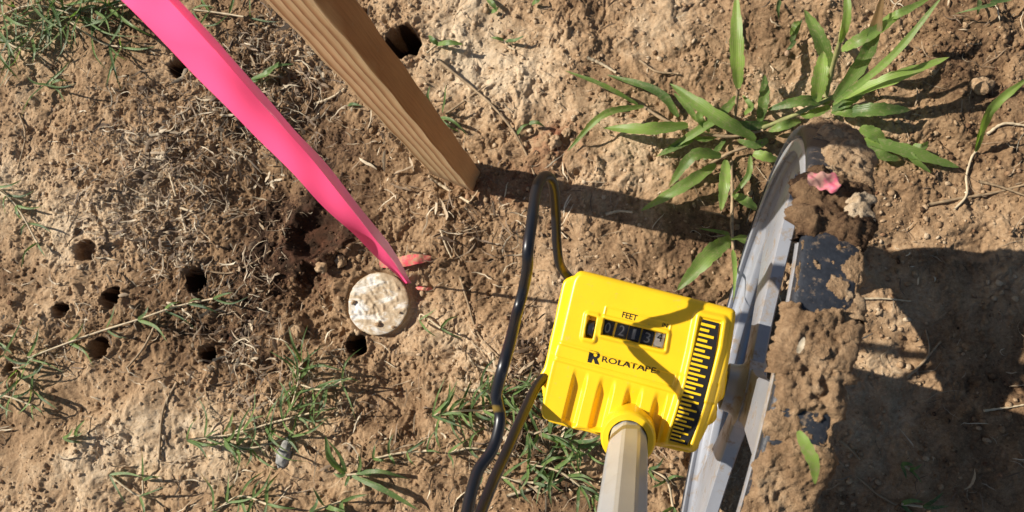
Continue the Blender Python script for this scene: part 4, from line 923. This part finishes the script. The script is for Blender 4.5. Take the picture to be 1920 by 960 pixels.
slab('counter_window', inset(WIN, .0), -.0010, -.0004, gm, HOUS)
# reset lever
slab('reset_slot', inset(LEV, -.02), -.0036, -.0032, BLACK, HOUS)
V = []; k = 16; Lw = np.linalg.norm(np.asarray(LEV[1])-LEV[0]); Lh = np.linalg.norm(np.asarray(LEV[3])-LEV[0]); lc = np.mean(LEV, 0)
ev = (np.asarray(LEV[0])-LEV[3]); ev /= np.linalg.norm(ev); eu = np.array([ev[1], -ev[0]])
for s in (-.5, .5):
    for i in range(k): a = math.pi*i/(k-1); q = lc-ev*Lh*.08+eu*s*Lw*.72-ev*Lh*.40*math.cos(a); V.append(f3(q, np.array(-.0030+.0040*math.sin(a))))
Fs = [(i, i+1, k+i+1, k+i) for i in range(k-1)]+[tuple(range(k)), tuple(range(k, 2*k))[::-1]]; adopt(mesh_py('reset_lever', V, Fs, DRUM, bevel=.0003), HOUS)
# printed scale
SL = [(735, 258), (715, 340), (690, 430), (665, 520), (640, 620), (600, 752)]; SR = [(803, 275), (790, 370), (767, 480), (742, 585), (712, 690), (672, 770)]
cv = lambda p: face(980+p[0]/2.1818, 480+p[1]/2.1818)
SLa = spline(np.array([(*cv(p), 0) for p in SL]), 80)[:, :2]; SRa = spline(np.array([(*cv(p), 0) for p in SR]), 80)[:, :2]
v1, v0 = (SLa[:, 1].max()+SRa[:, 1].max())/2, (SLa[:, 1].min()+SRa[:, 1].min())/2
def xat(A_, v): A2 = A_[np.argsort(A_[:, 1])]; return np.interp(v, A2[:, 1], A2[:, 0])
vs = np.linspace(v1, v0, 60); V = np.vstack([f3(np.stack([xat(SLa, vs), vs], 1), np.full(60, .00225)), f3(np.stack([xat(SRa, vs), vs], 1), np.full(60, .00225))])
adopt(mesh_py('scale_strip', V, [(i, i+1, 61+i, 60+i) for i in range(59)], BLACK), HOUS)
V, Fs = [], []; nt_ = 27
for i in range(nt_):
    t = (i+.9)/(nt_+.7); t = t*1.20-.20*t*t; v = v1+(v0-v1)*t; wd = (v1-v0)/nt_*.50*(1.2-.5*t)
    l, r = float(xat(SLa, v)), float(xat(SRa, v)); x1 = l+(r-l)*(.80 if i % 2 == 0 else .50)
    for q in ((l-.0002, v-wd/2), (x1, v-wd/2), (x1, v+wd/2), (l-.0002, v+wd/2)): V.append(f3(np.array(q), np.array(.0026)))
    Fs.append(tuple(range(4*i, 4*i+4)))
adopt(mesh_py('scale_ticks', V, Fs, YELLOW), HOUS)
rt = math.atan2((face(1190, 598)-face(1168, 592))[1], (face(1190, 598)-face(1168, 592))[0])
def tw(a, b): return float(np.linalg.norm(face(*a)-face(*b)))
text('lettering', 'FEET', BLACK, HOUS, face(1181, 593), tw((1167, 590), (1195, 597)), tw((1181, 588), (1179, 599)), rt*0, None, bold=.022)
text('lettering', 'IN', BLACK, HOUS, face(1247, 610), tw((1242, 609), (1252, 611)), tw((1247, 606), (1246, 614)), 0, None, bold=.022)
rl = math.atan2((face(1229, 695)-face(1129, 673))[1], (face(1229, 695)-face(1129, 673))[0])
text('lettering', 'ROLATAPE', BLACK, HOUS, face(1179, 684), tw((1128, 673), (1229, 696)), tw((1180, 679), (1178, 690)), rl, None, bold=.018)
text('lettering', '®', BLACK, HOUS, face(1234, 697), tw((1231, 696), (1237, 698)), tw((1234, 694), (1233, 700)), rl, None)
# emblem: a heavy R with a round counter and a wedge leg
def emblem():
    O = face(1101, 679); u = face(1121, 683.5)-O; v = face(1106, 656)-O; u = u/np.linalg.norm(u); v = np.array([-u[1], u[0]]); S = tw((1101, 679), (1105, 656))
    cu = bpy.data.curves.new('emblem', 'CURVE'); cu.dimensions = '2D'; cu.fill_mode = 'BOTH'
    out = [(0, 0), (0, 1), (.6, 1)]+[(.60+.30*math.sin(a), .70+.30*math.cos(a)) for a in np.linspace(.1, 2.7, 12)]+[(1.0, 0), (.62, 0), (.45, .34), (.40, .34), (.34, 0)]
    hole = [(.52+.15*math.cos(a), .70+.15*math.sin(a)) for a in np.linspace(0, 2*math.pi, 20, endpoint=False)]
    for pts in (out, hole):
        sp = cu.splines.new('POLY'); sp.points.add(len(pts)-1); sp.use_cyclic_u = True
        for p, q in zip(sp.points, pts): p.co = (q[0], q[1], 0, 1)
    o = bpy.data.objects.new('t', cu); COL.objects.link(o); dg = bpy.context.evaluated_depsgraph_get(); me = bpy.data.meshes.new_from_object(o.evaluated_get(dg)); bpy.data.objects.remove(o)
    for w in me.vertices: q = O+u*w.co.x*S+v*w.co.y*S; w.co = f3(q, hfront(q[:1], q[1:], np.array([.01]))[0]+.00007)
    me.materials.clear(); me.materials.append(BLACK); ob = bpy.data.objects.new('emblem', me); COL.objects.link(ob); adopt(ob, HOUS)
emblem()

# handle and its socket
HA = at(1178, 815, .214); HB = at(1166, 960, .298); hd = HB-HA; hd /= np.linalg.norm(hd)
ncyl('handle_socket', HA-hd*.035, hd, [(0, .0130), (.030, .0132), (.038, .0137), (.0405, .0135), (.0415, .0125), (.0416, .0097), (.037, .0095)], YELLOW, WROOT, 48)
def handle():
    V = []; k = 8; s = np.cross(hd, nrm); s /= np.linalg.norm(s); u = np.cross(s, hd); ds = [-.01, .0, .02, .045]+[.045+.03*i for i in range(1, 30)]
    for d in ds:
        r = .0091 if d > .0 else .0085
        for i in range(k):
            a = 2*math.pi*(i+.5)/k; 
            for e in (-.09, .09): V.append(HA+hd*(d+.004)+r/math.cos(math.pi/k)*.985*(math.cos(a+e)*s+math.sin(a+e)*u))
    K = 2*k; Fs = [tuple(f) for f in grid_faces(len(ds), K, 0, True)]+[tuple(range(K))[::-1], tuple((len(ds)-1)*K+i for i in range(K))]
    o = mesh_py('handle', V, Fs, HANDLE); adopt(o, WROOT)
    for p in o.data.polygons: p.use_smooth = True
    m = o.modifiers.new('e', 'EDGE_SPLIT'); m.split_angle = math.radians(18)
    ncyl('grip', HA+hd*.86, hd, [(0, .012), (.002, .0165), (.1, .017), (.118, .0165), (.12, .012)], BLACK, WROOT, 32)
handle()

# folding wire stand
WIRE_M, t, b, N, L = new_mat('wire_black'); geo = N.new('ShaderNodeNewGeometry').outputs['Position']
n = tex(N, L, 45, 5, .6, geo); wa = N.new('ShaderNodeAttribute'); wa.attribute_name = 'wear'
f = math_n(N, L, 'ADD', wa.outputs['Fac'], math_n(N, L, 'MULTIPLY', math_n(N, L, 'SUBTRACT', n.outputs['Fac'], .5), 1.2)); r = ramp(N, [(.45, (.010, .011, .015)), (.62, (.16, .105, .02)), (.85, (.28, .18, .03))]); L.new(f, r.inputs[0]); L.new(r.outputs[0], b.inputs['Base Color']); b.inputs['Roughness'].default_value = .33
def wire():
    A = [(1084, 538, .196), (1068, 522, .205), (1050, 496, .216), (1044, 455, .228), (1042, 400, .244), (1038, 350, .264), (1028, 331, .274), (1014, 336, .281), (1004, 362, .288), (998, 410, .298), (990, 465, .303), (989, 500, .296), (982, 540, .284), (970, 585, .281), (958, 635, .296), (944, 685, .305), (931, 735, .299), (933, 758, .297), (938, 785, .296), (930, 825, .298), (918, 852, .301), (898, 880, .305), (886, 915, .311), (876, 960, .318), (862, 1050, .335), (850, 1150, .36)]
    B = [(1034, 700, .206), (1020, 708, .212), (1004, 728, .222), (986, 765, .238), (966, 810, .255), (942, 865, .272), (924, 905, .285), (900, 965, .302), (874, 1040, .325), (850, 1150, .36)]
    VV, FF, WW_, off = [], [], [], 0
    for P, wr in ((A, lambda y, x: .02*(x > 1034)+.28*(x > 1052)+.45*np.exp(-((y-500)/14)**2)*(x > 985)+.5*np.exp(-((y-765)/12)**2)), (B, lambda y, x: .02*(1-sstep(720, 800, y)))):
        C = spline(np.array([at(p[0], p[1], p[2]-.021) for p in P]), 160); V, Fs = tube(C, .0026, 14); pj = proj(V); VV.append(V); FF += [tuple(i+off for i in f_) for f_ in Fs]; WW_.append(wr(pj[:, 1], pj[:, 0])*1.0); off += len(V)
    o = mesh_py('wire_stand', np.vstack(VV), FF, WIRE_M, smooth=True); a = o.data.attributes.new('wear', 'FLOAT', 'POINT'); a.data.foreach_set('value', np.concatenate(WW_).astype(np.float32)); adopt(o, WROOT)
wire()
